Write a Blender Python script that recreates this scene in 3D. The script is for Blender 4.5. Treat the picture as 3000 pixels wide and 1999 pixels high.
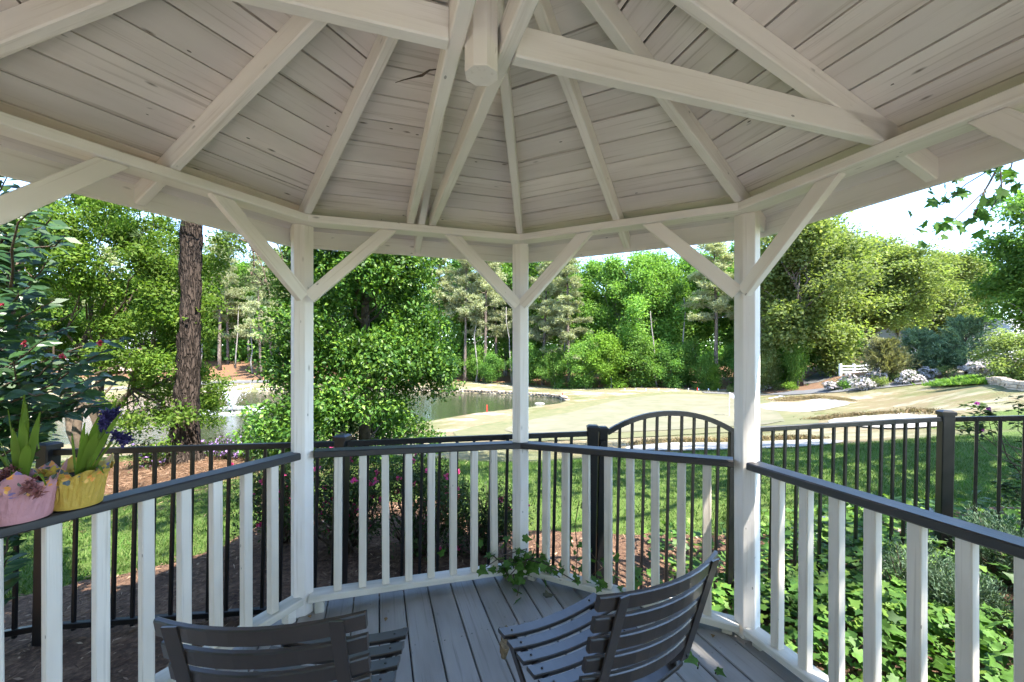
import bpy, bmesh, math, random
import numpy as np
from mathutils import Vector, Matrix
from mathutils.geometry import delaunay_2d_cdt

random.seed(7)
RNG = np.random.default_rng(11)
SC = bpy.context.scene
COL = SC.collection
for _o in list(bpy.data.objects):
    bpy.data.objects.remove(_o)

# ------------------------------------------------------------------ camera, sky, sun, exposure
EYE = 1.485                      # eye height above the gazebo deck (deck = z 0)
FPX, HZ = 1213.0, 1036.0         # focal length and horizon row in photograph pixels (3000 wide)
cam_d = bpy.data.cameras.new('camera')
cam_d.sensor_width = 36.0
cam_d.lens = FPX / 3000 * 36
cam_d.shift_y = (HZ - 999.5) / 3000
cam_d.clip_start, cam_d.clip_end = 0.02, 2000
cam = bpy.data.objects.new('camera', cam_d)
COL.objects.link(cam)
cam.location = (0, 0, EYE)
cam.rotation_euler = (math.radians(90), 0, 0)
SC.camera = cam

SUN_EL = math.radians(56)
SUN_AZ = math.atan2(0.66, -0.75)           # from +Y towards +X
sun_dir = Vector((math.sin(SUN_AZ) * math.cos(SUN_EL), math.cos(SUN_AZ) * math.cos(SUN_EL), math.sin(SUN_EL)))
W = bpy.data.worlds.new('World')
SC.world = W
W.use_nodes = True
wn = W.node_tree
bg = wn.nodes['Background']
sky = wn.nodes.new('ShaderNodeTexSky')
sky.sky_type = 'NISHITA'
sky.sun_disc = False
sky.sun_elevation = SUN_EL
sky.sun_rotation = SUN_AZ
sky.air_density = 1.0
sky.dust_density = 0.25
sky.ozone_density = 1.6
sky.altitude = 1800
bg.inputs['Strength'].default_value = 0.128
wn.links.new(sky.outputs[0], bg.inputs['Color'])
sl = bpy.data.lights.new('sun', 'SUN')
sl.energy = 3.05
sl.angle = math.radians(0.53)
sl.color = (1.0, 0.95, 0.87)
sun = bpy.data.objects.new('sun', sl)
COL.objects.link(sun)
sun.rotation_euler = (-sun_dir).to_track_quat('-Z', 'Y').to_euler()
SC.view_settings.view_transform = 'Standard'
SC.view_settings.look = 'None'
SC.view_settings.exposure = 2.84
SC.view_settings.gamma = 1.0
SC.render.engine = 'CYCLES'
cy = SC.cycles
cy.use_denoising = True
cy.use_adaptive_sampling = True
cy.adaptive_threshold = 0.02
cy.use_light_tree = False
cy.max_bounces = 6
cy.diffuse_bounces = 4
cy.glossy_bounces = 3
cy.transmission_bounces = 4
cy.transparent_max_bounces = 6
cy.caustics_reflective = False
cy.caustics_refractive = False
cy.sample_clamp_indirect = 6.0


def at(px, py, Y):
    """photograph pixel + distance -> point"""
    return Vector(((px - 1500) / FPX * Y, Y, EYE - (py - HZ) / FPX * Y))


# ------------------------------------------------------------------ object helpers
WM = {}


def put(o, parent=None, M=None):
    M = M or Matrix()
    COL.objects.link(o)
    if parent is not None:
        o.parent = parent
        o.matrix_basis = WM[parent.name].inverted() @ M
    else:
        o.matrix_basis = M
    WM[o.name] = M.copy()
    return o


def tag(o, label=None, cat=None, group=None, kind=None):
    if label:
        o['label'] = label
    if cat:
        o['category'] = cat
    if group:
        o['group'] = group
    if kind:
        o['kind'] = kind
    return o


def thing(name, loc, label, cat, group=None, rotz=0, scale=None):
    o = bpy.data.objects.new(name, None)
    o.empty_display_size = 0.1
    M = Matrix.Translation(Vector(loc)) @ Matrix.Rotation(rotz, 4, 'Z')
    if scale:
        M = M @ Matrix.Diagonal((scale[0], scale[1], scale[2], 1))
    put(o, None, M)
    return tag(o, label, cat, group)


def mesh_np(name, V, F, mat=None, smooth=False):
    """V (n,3); F (m,k) int array with k = 3 or 4"""
    V = np.asarray(V, dtype=np.float32)
    F = np.asarray(F, dtype=np.int32)
    me = bpy.data.meshes.new(name)
    k = F.shape[1]
    me.vertices.add(len(V))
    me.vertices.foreach_set('co', V.ravel())
    me.loops.add(F.size)
    me.loops.foreach_set('vertex_index', F.ravel())
    me.polygons.add(len(F))
    me.polygons.foreach_set('loop_start', np.arange(0, F.size, k, dtype=np.int32))
    me.polygons.foreach_set('loop_total', np.full(len(F), k, dtype=np.int32))
    if smooth:
        me.polygons.foreach_set('use_smooth', np.ones(len(F), dtype=bool))
    me.update(calc_edges=True)
    if mat:
        me.materials.append(mat)
    return me


def mesh_py(name, V, F, mat=None, smooth=False):
    me = bpy.data.meshes.new(name)
    me.from_pydata([tuple(v) for v in V], [], F)
    if smooth:
        for p in me.polygons:
            p.use_smooth = True
    me.update()
    if mat:
        me.materials.append(mat)
    return me


def obj(name, me, parent=None, M=None):
    return put(bpy.data.objects.new(name, me), parent, M)


class MB:
    """collects simple pieces of ONE part"""
    def __init__(s):
        s.v, s.f = [], []

    def add(s, V, F):
        b = len(s.v)
        s.v += [tuple(v) for v in V]
        s.f += [tuple(i + b for i in f) for f in F]
        return s

    def box(s, c, d, R=None):
        hx, hy, hz = d[0] / 2, d[1] / 2, d[2] / 2
        V = [Vector((x * hx, y * hy, z * hz)) for x in (-1, 1) for y in (-1, 1) for z in (-1, 1)]
        if R is not None:
            V = [R @ v for v in V]
        V = [v + Vector(c) for v in V]
        return s.add(V, [(0, 1, 3, 2), (4, 6, 7, 5), (0, 4, 5, 1), (2, 3, 7, 6), (0, 2, 6, 4), (1, 5, 7, 3)])

    def tube(s, pts, rad, n=6, cap=True):
        pts = [Vector(p) for p in pts]
        if not hasattr(rad, '__len__'):
            rad = [rad] * len(pts)
        V, F = [], []
        ref = None
        for i, p in enumerate(pts):
            t = (pts[min(i + 1, len(pts) - 1)] - pts[max(i - 1, 0)])
            t = t.normalized() if t.length > 1e-9 else Vector((0, 0, 1))
            if ref is None:
                ref = Vector((1, 0, 0)) if abs(t.x) < .8 else Vector((0, 1, 0))
            u = (ref - t * ref.dot(t)).normalized()
            ref = u
            w = t.cross(u)
            for k in range(n):
                a = 2 * math.pi * k / n
                V.append(p + (u * math.cos(a) + w * math.sin(a)) * rad[i])
        for i in range(len(pts) - 1):
            for k in range(n):
                F.append((i * n + k, i * n + (k + 1) % n, (i + 1) * n + (k + 1) % n, (i + 1) * n + k))
        if cap:
            F.append(tuple(range(n - 1, -1, -1)))
            F.append(tuple((len(pts) - 1) * n + k for k in range(n)))
        return s.add(V, F)

    def mesh(s, name, mat=None, smooth=False):
        return mesh_py(name, s.v, s.f, mat, smooth)

    def build(s, name, mat, parent=None, M=None, smooth=False, local=True):
        """vertices are world coordinates; put them into the parent's frame"""
        me = s.mesh(name, mat, smooth)
        if M is None and parent is not None and local:
            M = WM[parent.name].copy()
            me.transform(M.inverted())
        return obj(name, me, parent, M)


_BC = {}


def board_mesh(L, w, h, c, mat):
    key = (round(L, 3), round(w, 4), round(h, 4), c, mat.name)
    if key in _BC:
        return _BC[key]
    a, b = w / 2, h / 2
    sec = [(-a + c, -b), (a - c, -b), (a, -b + c), (a, b - c), (a - c, b), (-a + c, b), (-a, b - c), (-a, -b + c)]
    V = [(0, y, z) for y, z in sec] + [(L, y, z) for y, z in sec]
    F = [tuple(range(7, -1, -1)), tuple(range(8, 16))] + [(i, (i + 1) % 8, 8 + (i + 1) % 8, 8 + i) for i in range(8)]
    me = mesh_py('board', V, F, mat)
    _BC[key] = me
    return me


def frame(p0, p1, up=(0, 0, 1)):
    p0, p1 = Vector(p0), Vector(p1)
    x = (p1 - p0).normalized()
    z = Vector(up)
    z = (z - x * z.dot(x)).normalized()
    y = z.cross(x)
    M = Matrix((x, y, z)).transposed().to_4x4()
    M.translation = p0
    return M


def board(name, parent, p0, p1, w, h, mat, up=(0, 0, 1), c=0.004):
    return obj(name, board_mesh((Vector(p1) - Vector(p0)).length, w, h, c, mat), parent, frame(p0, p1, up))


# ------------------------------------------------------------------ materials
def new_mat(name):
    m = bpy.data.materials.new(name)
    m.use_nodes = True
    nt = m.node_tree
    return m, nt, nt.nodes['Principled BSDF']


class N:
    """tiny node helper"""
    def __init__(s, nt):
        s.nt = nt

    def n(s, typ, **kw):
        nd = s.nt.nodes.new(typ)
        for k, v in kw.items():
            if k.startswith('i_'):
                k = k[2:].replace('_', ' ')
                nd.inputs[k].default_value = v
            else:
                setattr(nd, k, v)
        return nd

    def l(s, a, b):
        s.nt.links.new(a, b)

    def ramp(s, fac, stops, interp='LINEAR'):
        r = s.n('ShaderNodeValToRGB')
        r.color_ramp.interpolation = interp
        e = r.color_ramp.elements
        e[0].position, e[0].color = stops[0][0], (*stops[0][1], 1)
        e[1].position, e[1].color = stops[-1][0], (*stops[-1][1], 1)
        for p, c in stops[1:-1]:
            q = e.new(p)
            q.color = (*c, 1)
        s.l(fac, r.inputs[0])
        return r.outputs[0]

    def mix(s, fac, a, b, mode='MIX'):
        m = s.n('ShaderNodeMix', data_type='RGBA', blend_type=mode)
        if isinstance(fac, (int, float)):
            m.inputs[0].default_value = fac
        else:
            s.l(fac, m.inputs[0])
        for i, v in ((6, a), (7, b)):
            if isinstance(v, tuple):
                m.inputs[i].default_value = (*v, 1)
            else:
                s.l(v, m.inputs[i])
        return m.outputs[2]

    def math(s, op, a, b=None, c=None):
        m = s.n('ShaderNodeMath', operation=op)
        for i, v in enumerate((a, b, c)):
            if v is None:
                continue
            if isinstance(v, (int, float)):
                m.inputs[i].default_value = v
            else:
                s.l(v, m.inputs[i])
        return m.outputs[0]

    def noise(s, vec, scale, detail=4, rough=.55, out='Fac'):
        t = s.n('ShaderNodeTexNoise')
        t.inputs['Scale'].default_value = scale
        t.inputs['Detail'].default_value = detail
        t.inputs['Roughness'].default_value = rough
        if vec is not None:
            s.l(vec, t.inputs['Vector'])
        return t.outputs[out]

    def coords(s, scale=(1, 1, 1), rand=True, which='Object'):
        tc = s.n('ShaderNodeTexCoord')
        mp = s.n('ShaderNodeMapping')
        mp.inputs['Scale'].default_value = scale
        s.l(tc.outputs[which], mp.inputs['Vector'])
        if rand:
            oi = s.n('ShaderNodeObjectInfo')
            k = s.math('MULTIPLY', oi.outputs['Random'], 37.0)
            cb = s.n('ShaderNodeCombineXYZ')
            s.l(k, cb.inputs[0]); s.l(k, cb.inputs[1]); s.l(k, cb.inputs[2])
            s.l(cb.outputs[0], mp.inputs['Location'])
        return mp.outputs[0]

    def bump(s, h, strength, dist, bsdf):
        b = s.n('ShaderNodeBump')
        b.inputs['Strength'].default_value = strength
        b.inputs['Distance'].default_value = dist
        s.l(h, b.inputs['Height'])
        s.l(b.outputs[0], bsdf.inputs['Normal'])


def wood_paint(name, base, dirt, rough=.55, knots=.5, grime=.35, tint=.06, spec=.4, grain=.25):
    """painted softwood: grain along local X, knots, nail marks, streaky grime, a tint per board"""
    m, nt, b = new_mat(name)
    q = N(nt)
    lg = q.coords((1.8, 62, 62))
    fine = q.coords((5, 120, 120))
    wide = q.coords((1.2, 5, 5))
    g1 = q.noise(lg, 1.0, 5, .6)
    g2 = q.noise(fine, 1.0, 3, .6)
    g3 = q.noise(wide, 1.0, 3, .6)
    oi = q.n('ShaderNodeObjectInfo')
    tn = q.math('MULTIPLY_ADD', oi.outputs['Random'], tint * 2, 1 - tint)
    vc = q.n('ShaderNodeVectorMath', operation='SCALE')
    vc.inputs[0].default_value = base
    q.l(tn, vc.inputs['Scale'])
    c = q.mix(q.ramp(g3, [(.42, (0, 0, 0)), (.72, (grime,) * 3)]), vc.outputs[0], dirt)
    c = q.mix(q.ramp(g1, [(.56, (0, 0, 0)), (.74, (grain,) * 3)]), c, dirt)
    # knots
    kv = q.coords((5.5, 17, 17))
    vo = q.n('ShaderNodeTexVoronoi')
    vo.inputs['Scale'].default_value = 1.0
    vo.inputs['Randomness'].default_value = 1.0
    q.l(kv, vo.inputs['Vector'])
    kn = q.ramp(vo.outputs['Distance'], [(.04, (1, 1, 1)), (.13, (0, 0, 0))])
    kmask = q.math('GREATER_THAN', q.noise(kv, .7, 1), .57)
    kk = q.math('MULTIPLY', q.math('MULTIPLY', kn, kmask), knots)
    kd = tuple(x * .45 for x in dirt)
    c = q.mix(kk, c, kd)
    nv = q.coords((9, 21, 21))
    vn_ = q.n('ShaderNodeTexVoronoi')
    vn_.inputs['Scale'].default_value = 1.0
    q.l(nv, vn_.inputs['Vector'])
    nail = q.math('MULTIPLY', q.math('LESS_THAN', vn_.outputs['Distance'], .075), q.math('GREATER_THAN', q.noise(nv, .5, 1), .56))
    c = q.mix(q.math('MULTIPLY', nail, min(1, knots)), c, tuple(x * .3 for x in dirt))
    q.l(c, b.inputs['Base Color'])
    q.l(q.math('MULTIPLY_ADD', g3, .25, rough - .1), b.inputs['Roughness'])
    b.inputs['Specular IOR Level'].default_value = spec
    hh = q.math('ADD', q.math('MULTIPLY', g1, .6), q.math('MULTIPLY', g2, .4))
    q.bump(hh, .35, .004, b)
    return m


M_WHITE = wood_paint('white_paint', (.89, .83, .775), (.44, .36, .27), knots=.6, grime=.26, tint=.06, grain=.4)
M_BAL = wood_paint('baluster_paint', (.79, .715, .615), (.38, .31, .22), knots=.6, grime=.34, tint=.07, grain=.45)
M_CEIL = wood_paint('ceiling_paint', (.80, .73, .685), (.33, .26, .19), knots=.9, grime=.3, tint=.10, grain=.6)
M_TOE = wood_paint('toe_paint', (.74, .685, .60), (.24, .235, .16), knots=.4, grime=.75)
M_RAIL = wood_paint('rail_paint', (.010, .0085, .0085), (.022, .02, .02), rough=.40, knots=.2, grime=.5, tint=.12, spec=.75)
M_DECK = wood_paint('deck_stain', (.315, .297, .28), (.145, .132, .118), rough=.46, knots=.35, grime=.6, tint=.10, grain=.8, spec=.5)
M_SHINGLE, _nt, _b = new_mat('roof_underlay')
_b.inputs['Base Color'].default_value = (.03, .028, .026, 1)
_b.inputs['Roughness'].default_value = .9


def plain(name, col, rough=.5, spec=.5, var=.25, scale=8, metallic=0, bump=0):
    m, nt, b = new_mat(name)
    q = N(nt)
    v = q.coords((scale,) * 3)
    n1 = q.noise(v, 1, 5, .6)
    dark = tuple(x * (1 - var) for x in col)
    lite = tuple(min(1, x * (1 + var)) for x in col)
    q.l(q.ramp(n1, [(.3, dark), (.7, lite)]), b.inputs['Base Color'])
    b.inputs['Roughness'].default_value = rough
    b.inputs['Specular IOR Level'].default_value = spec
    b.inputs['Metallic'].default_value = metallic
    if bump:
        q.bump(n1, bump, .02, b)
    return m


def chair_mat():
    m, nt, b = new_mat('chair_paint')
    q = N(nt)
    v = q.coords((1, 1, 1))
    n1 = q.noise(v, 60, 3)
    n2 = q.noise(v, 9, 4)
    c = q.mix(q.ramp(n2, [(.4, (0, 0, 0)), (.75, (.6, .6, .6))]), (.018, .0115, .008), (.031, .021, .0155))
    vo = q.n('ShaderNodeTexVoronoi')
    vo.inputs['Scale'].default_value = 11
    q.l(v, vo.inputs['Vector'])
    chip = q.math('MULTIPLY', q.math('LESS_THAN', vo.outputs['Distance'], .035), q.math('GREATER_THAN', q.noise(v, 5, 1), .66))
    c = q.mix(chip, c, (.55, .5, .42))
    q.l(c, b.inputs['Base Color'])
    q.l(q.math('MULTIPLY_ADD', n2, .2, .30), b.inputs['Roughness'])
    b.inputs['Specular IOR Level'].default_value = .6
    b.inputs['Coat Weight'].default_value = .6
    b.inputs['Coat Roughness'].default_value = .22
    q.bump(n1, .08, .002, b)
    return m


M_CHAIR = chair_mat()
M_BLACK = plain('black_powder_coat', (.0055, .0055, .006), .36, .5, .3, 30)
M_SCREW = plain('dull_steel', (.25, .24, .23), .45, .5, .2, 40, metallic=.7)


def leaf_mat(name, c0, c1, c2=None, transl=.35, rough=.6, spec=.16, clump=.8, back=None):
    """leaf colour per island, with a slow clump variation and a shift per plant"""
    m, nt, b = new_mat(name)
    q = N(nt)
    geo = q.n('ShaderNodeNewGeometry')
    r = geo.outputs['Random Per Island']
    stops = [(0, c0), (1, c1)] if c2 is None else [(0, c0), (.6, c1), (1, c2)]
    c = q.ramp(r, stops)
    tc = q.n('ShaderNodeTexCoord')
    n1 = q.noise(tc.outputs['Object'], clump, 2)
    v = q.n('ShaderNodeVectorMath', operation='SCALE')
    q.l(c, v.inputs[0])
    oi = q.n('ShaderNodeObjectInfo')
    k = q.math('MULTIPLY', q.math('MULTIPLY_ADD', n1, 1.7, .2), q.math('MULTIPLY_ADD', oi.outputs['Random'], .3, .85))
    q.l(k, v.inputs['Scale'])
    q.l(v.outputs[0], b.inputs['Base Color'])
    b.inputs['Roughness'].default_value = rough
    b.inputs['Specular IOR Level'].default_value = spec
    if transl > 0:
        t = q.n('ShaderNodeBsdfTranslucent')
        tcx = q.mix(1.0, v.outputs[0], (1.25, 1.35, .6), 'MULTIPLY')
        q.l(tcx, t.inputs['Color'])
        mx = q.n('ShaderNodeMixShader')
        mx.inputs[0].default_value = transl
        q.l(b.outputs[0], mx.inputs[1])
        q.l(t.outputs[0], mx.inputs[2])
        q.l(mx.outputs[0], nt.nodes['Material Output'].inputs['Surface'])
    return m


M_LEAF_A = leaf_mat('spring_leaf', (.085, .178, .034), (.14, .26, .05), (.205, .32, .075), clump=.12, transl=0.48)
M_LEAF_B = leaf_mat('oak_leaf', (.12, .165, .048), (.19, .24, .075), (.26, .295, .12), clump=.12, transl=0.48)
M_LEAF_C = leaf_mat('deep_leaf', (.066, .155, .035), (.11, .225, .048), (.16, .27, .06), clump=.12, transl=0.48)
M_LEAF_Y = leaf_mat('young_leaf', (.10, .19, .02), (.15, .25, .03), clump=.3)
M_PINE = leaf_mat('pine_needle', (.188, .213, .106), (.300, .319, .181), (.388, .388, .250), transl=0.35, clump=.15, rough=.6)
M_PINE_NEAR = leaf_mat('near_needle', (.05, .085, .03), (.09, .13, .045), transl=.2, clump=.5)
M_HOLLY = leaf_mat('holly_leaf', (.028, .08, .016), (.07, .155, .024), (.16, .26, .034), transl=.3, clump=1.1, rough=.45, spec=.28)
M_UNDER = leaf_mat('understorey_leaf', (.063, .127, .021), (.115, .196, .030), (.184, .253, .046), transl=0.45, clump=.7)
M_CAM = leaf_mat('camellia_leaf', (.013, .040, .013), (.028, .066, .019), (.061, .110, .022), transl=.18, clump=3, rough=.36, spec=.34)
M_IVY = leaf_mat('ivy_leaf', (.038, .095, .02), (.08, .165, .03), (.16, .25, .045), transl=.34, clump=2.5, rough=.5, spec=.22)
M_AZ = leaf_mat('azalea_leaf', (.03, .055, .02), (.055, .09, .03), (.09, .12, .035), transl=.25, clump=2)
M_JUN = leaf_mat('juniper_spray', (.05, .09, .055), (.085, .13, .075), (.12, .17, .10), transl=.12, clump=2.5)
M_CON = leaf_mat('conifer_spray', (.090, .150, .090), (.150, .225, .128), (.210, .285, .173), transl=0.3, clump=.8)
M_CONT = leaf_mat('conifer_tan_spray', (.132, .132, .054), (.204, .192, .084), (.228, .228, .108), transl=0.3, clump=.8)
M_GRASS = leaf_mat('grass_blade', (.035, .085, .015), (.06, .12, .02), (.14, .17, .06), transl=.3, clump=1.2)
M_MAPLE = leaf_mat('maple_leaf', (.035, .09, .018), (.065, .14, .024), (.09, .17, .03), transl=.38, clump=2)
M_PINKF = leaf_mat('pink_petal', (.55, .045, .20), (.70, .10, .30), transl=.3, clump=3)
M_REDF = leaf_mat('red_petal', (.30, .025, .05), (.48, .08, .13), transl=.2, clump=3)
M_MAGF = leaf_mat('magenta_petal', (.24, .04, .26), (.36, .08, .36), transl=.3, clump=3)
M_PURF = leaf_mat('purple_petal', (.30, .17, .50), (.45, .28, .62), transl=.3, clump=3)
M_WHITEF = leaf_mat('white_petal', (.30, .27, .26), (.48, .43, .43), transl=.2, clump=2)
M_HYB = leaf_mat('blue_hyacinth', (.02, .015, .07), (.07, .055, .17), transl=.15, clump=6)
M_HYP = leaf_mat('faded_hyacinth', (.20, .07, .08), (.34, .15, .13), transl=.15, clump=6)
M_STRAP = leaf_mat('hyacinth_leaf', (.11, .19, .022), (.19, .26, .04), transl=.3, clump=4, rough=.35)
M_LILY = leaf_mat('daylily_leaf', (.06, .13, .02), (.11, .18, .035), transl=.3, clump=4)


def bark_mat(name, a, b_, scale, depth):
    m, nt, b = new_mat(name)
    q = N(nt)
    v = q.coords((1, 1, .2), which='Object')
    vo = q.n('ShaderNodeTexVoronoi', feature='DISTANCE_TO_EDGE')
    vo.inputs['Scale'].default_value = scale
    vn = q.n('ShaderNodeVectorMath', operation='ADD')
    nz = q.n('ShaderNodeTexNoise')
    nz.inputs['Scale'].default_value = scale * .8
    q.l(v, nz.inputs['Vector'])
    sc_ = q.n('ShaderNodeVectorMath', operation='SCALE')
    sc_.inputs['Scale'].default_value = .12
    q.l(nz.outputs['Color'], sc_.inputs[0])
    q.l(v, vn.inputs[0]); q.l(sc_.outputs[0], vn.inputs[1])
    q.l(vn.outputs[0], vo.inputs['Vector'])
    n2 = q.noise(v, scale * 4, 5, .65)
    plates = q.ramp(vo.outputs['Distance'], [(.0, (0, 0, 0)), (.2, (1, 1, 1))])
    c = q.mix(n2, a, b_)
    c = q.mix(plates, tuple(x * .75 for x in a), c)
    q.l(c, b.inputs['Base Color'])
    b.inputs['Roughness'].default_value = .9
    b.inputs['Specular IOR Level'].default_value = .15
    q.bump(q.math('ADD', plates, q.math('MULTIPLY', n2, .6)), .9, depth, b)
    return m


M_BARK = bark_mat('pine_bark', (.034, .025, .020), (.105, .078, .062), 19, .03)
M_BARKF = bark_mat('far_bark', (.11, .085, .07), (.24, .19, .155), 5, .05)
M_TWIG = plain('twig_bark', (.10, .075, .055), .85, .2, .35, 20)
M_GREYBARK = plain('grey_bark', (.22, .20, .18), .85, .2, .3, 3)


def ground_mat():
    m, nt, b = new_mat('turf')
    q = N(nt)
    tc = q.n('ShaderNodeTexCoord')
    v = tc.outputs['Object']
    big = q.noise(v, .16, 4, .6)
    mid = q.noise(v, 1.1, 5, .65)
    st = q.n('ShaderNodeMapping')
    st.inputs['Scale'].default_value = (6, 22, 10)
    q.l(v, st.inputs['Vector'])
    fine = q.noise(st.outputs[0], 3.0, 5, .7)
    at_ = q.n('ShaderNodeAttribute', attribute_name='cover')
    sep = q.n('ShaderNodeSeparateColor')
    q.l(at_.outputs['Color'], sep.inputs[0])
    tan = q.mix(mid, (.135, .108, .058), (.235, .19, .115))
    tan = q.mix(q.ramp(q.noise(v, .33, 5, .7), [(.49, (0, 0, 0)), (.6, (.8, .8, .8))]), tan, (.33, .29, .215))
    tan = q.mix(q.ramp(big, [(.45, (0, 0, 0)), (.62, (.75, .75, .75))]), tan, (.085, .105, .034))
    grn = q.mix(mid, (.055, .10, .022), (.105, .155, .035))
    grn = q.mix(q.ramp(fine, [(.5, (0, 0, 0)), (.8, (.5, .5, .5))]), grn, (.22, .20, .09))
    fac = q.ramp(q.math('ADD', sep.outputs[0], q.math('MULTIPLY_ADD', mid, .7, -.35)), [(.35, (0, 0, 0)), (.62, (1, 1, 1))])
    c = q.mix(fac, tan, grn)
    straw = q.mix(fine, (.10, .05, .027), (.21, .125, .072))
    fs = q.ramp(q.math('ADD', sep.outputs[1], q.math('MULTIPLY_ADD', mid, .5, -.25)), [(.42, (0, 0, 0)), (.55, (1, 1, 1))])
    c = q.mix(fs, c, straw)
    q.l(c, b.inputs['Base Color'])
    b.inputs['Roughness'].default_value = .95
    b.inputs['Specular IOR Level'].default_value = .1
    q.bump(q.math('ADD', fine, q.math('MULTIPLY', mid, .7)), .7, .05, b)
    return m


M_TURF = ground_mat()


def noise_mat(name, a, b_, scale, rough=.9, bump=.4, dist=.02, stretch=(1, 1, 1), det=6, spec=.15, mid=None):
    m, nt, b = new_mat(name)
    q = N(nt)
    v = q.coords(stretch, rand=False)
    n1 = q.noise(v, scale, det, .65)
    n2 = q.noise(v, scale * .11, 3, .6)
    f = q.math('ADD', q.math('MULTIPLY', n1, .65), q.math('MULTIPLY', n2, .35))
    st = [(.36, a), (.64, b_)] if mid is None else [(.34, a), (.5, mid), (.66, b_)]
    q.l(q.ramp(f, st), b.inputs['Base Color'])
    b.inputs['Roughness'].default_value = rough
    b.inputs['Specular IOR Level'].default_value = spec
    q.bump(n1, bump, dist, b)
    return m


M_MULCH = noise_mat('mulch', (.05, .028, .02), (.26, .155, .095), 26, bump=1, dist=.05, mid=(.13, .075, .048))
M_CHIP = leaf_mat('mulch_chip', (.055, .032, .022), (.17, .10, .062), (.36, .25, .165), transl=0, rough=.9, spec=.1, clump=2)
M_SAND = noise_mat('bunker_sand', (.27, .245, .21), (.34, .32, .285), 2.2, bump=.25, dist=.03)
M_GREEN = noise_mat('putting_turf', (.120, .124, .074), (.195, .168, .120), .5, bump=.1, mid=(.155, .146, .096), det=4)
M_FRINGE = noise_mat('collar_turf', (.098, .112, .050), (.17, .152, .085), 1.2, bump=.3)
M_PATH = noise_mat('asphalt', (.10, .098, .096), (.15, .147, .143), 6, bump=.2)
M_STONE = leaf_mat('wall_stone', (.14, .11, .08), (.28, .22, .16), (.42, .35, .27), transl=0, rough=.9, spec=.15, clump=1)
M_LIP = leaf_mat('rough_grass', (.12, .085, .042), (.20, .145, .08), (.16, .15, .06), transl=.1, rough=.9, spec=.1, clump=.6)
M_ROCK = plain('river_stone', (.40, .37, .34), .8, .3, .35, 9, bump=.3)
M_WPAINT = plain('fence_white', (.80, .80, .79), .55, .3, .06, 3)


def water_mat():
    m, nt, b = new_mat('pond_water')
    q = N(nt)
    v = q.coords((1, 1, 1), rand=False)
    b.inputs['Base Color'].default_value = (.035, .042, .022, 1)
    b.inputs['Roughness'].default_value = .06
    b.inputs['IOR'].default_value = 1.33
    b.inputs['Specular IOR Level'].default_value = .6
    n1 = q.noise(v, 1.5, 4, .6)
    mp = q.coords((.9, 2.6, 1), rand=False)
    n2 = q.noise(mp, 2.2, 3, .6)
    q.bump(q.math('ADD', n1, n2), .22, .06, b)
    return m


M_WATER = water_mat()
M_SPRAY, _nt, _b = new_mat('water_spray')
_b.inputs['Base Color'].default_value = (.92, .94, .97, 1)
_b.inputs['Roughness'].default_value = .4
_b.inputs['Transmission Weight'].default_value = .25

# ------------------------------------------------------------------ terrain
_cp = []
for x in (-30, -14, -5, 0, 5, 14, 30):
    for y in (-40, -15, -3):
        _cp.append((x, y, -.3))
_cp += [(-2.5, 1.3, -.28), (-4, 3, -.3), (0, 3, -.30), (-2, 4, -.31), (1.5, 3.2, -.26), (3.5, 3.2, -.16), (3.0, 1.5, -.16), (5, 4.3, -.14),
        (0, 5.5, -.36), (-6, 7.3, -.45), (-3, 7.4, -.45), (-9, 6, -.5), (3, 6, -.36), (8, 6.5, -.2), (0, 9, -.86), (5, 10, -.85),
        (10, 10, -.5), (-6, 11, -1.05), (-12, 10, -1.2), (0, 14, -1.6), (8, 14, -1.45), (-8, 17, -2.4), (-16, 17, -2.7), (0, 21, -2.75),
        (10, 20, -2.3), (0, 30, -3.95), (9, 28, -3.5), (20, 36, -3.9), (10, 40, -4.0), (24, 44, -3.8), (-7, 30, -4.2), (-20, 25, -4.4), (-30, 25, -4.45)]
for px, py, Y in ((1900, 1146, 58), (1650, 1140, 68), (1400, 1126, 74), (2100, 1146, 60), (2300, 1150, 54), (2250, 1185, 38), (2450, 1185, 37),
                  (2600, 1225, 20), (2450, 1232, 21), (2600, 1131, 40), (2870, 1111, 36), (2500, 1096, 48), (2950, 1128, 26), (2900, 1200, 18),
                  (2700, 1180, 28), (3000, 1180, 16), (3000, 1300, 8), (2700, 1100, 46), (2400, 1076, 70), (2900, 1075, 50), (3300, 1080, 40),
                  (640, 1124, 74), (700, 1080, 86), (560, 1062, 92), (900, 1100, 82), (300, 1140, 70), (100, 1100, 80), (1200, 1110, 82),
                  (1700, 1110, 85), (2000, 1105, 82), (2200, 1095, 78), (3300, 1200, 12), (-300, 1150, 70)):
    _cp.append(tuple(at(px, py, Y)))
for x, y, z in ((-200, 150, 2), (0, 160, 0), (200, 150, 2), (-200, 0, -.5), (200, 0, 1), (0, 400, 2), (-300, 400, 2), (300, 400, 2), (-90, 30, -3.0), (-60, 10, -1.5),
                (70, 20, .5), (110, 60, 1), (0, -150, 0), (-45, 40, -5), (-20, 50, -5)):
    _cp.append((x, y, z))
_cp = np.array(_cp, dtype=float)


def _phi(d2):
    return np.sqrt(d2 + 9.0)


_A = _phi(((_cp[:, None, :2] - _cp[None, :, :2]) ** 2).sum(-1))
_n = len(_cp)
_A = np.block([[_A + np.eye(_n) * .15, np.ones((_n, 1))], [np.ones((1, _n)), np.zeros((1, 1))]])
_wt = np.linalg.solve(_A, np.concatenate([_cp[:, 2], [0]]))

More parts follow.
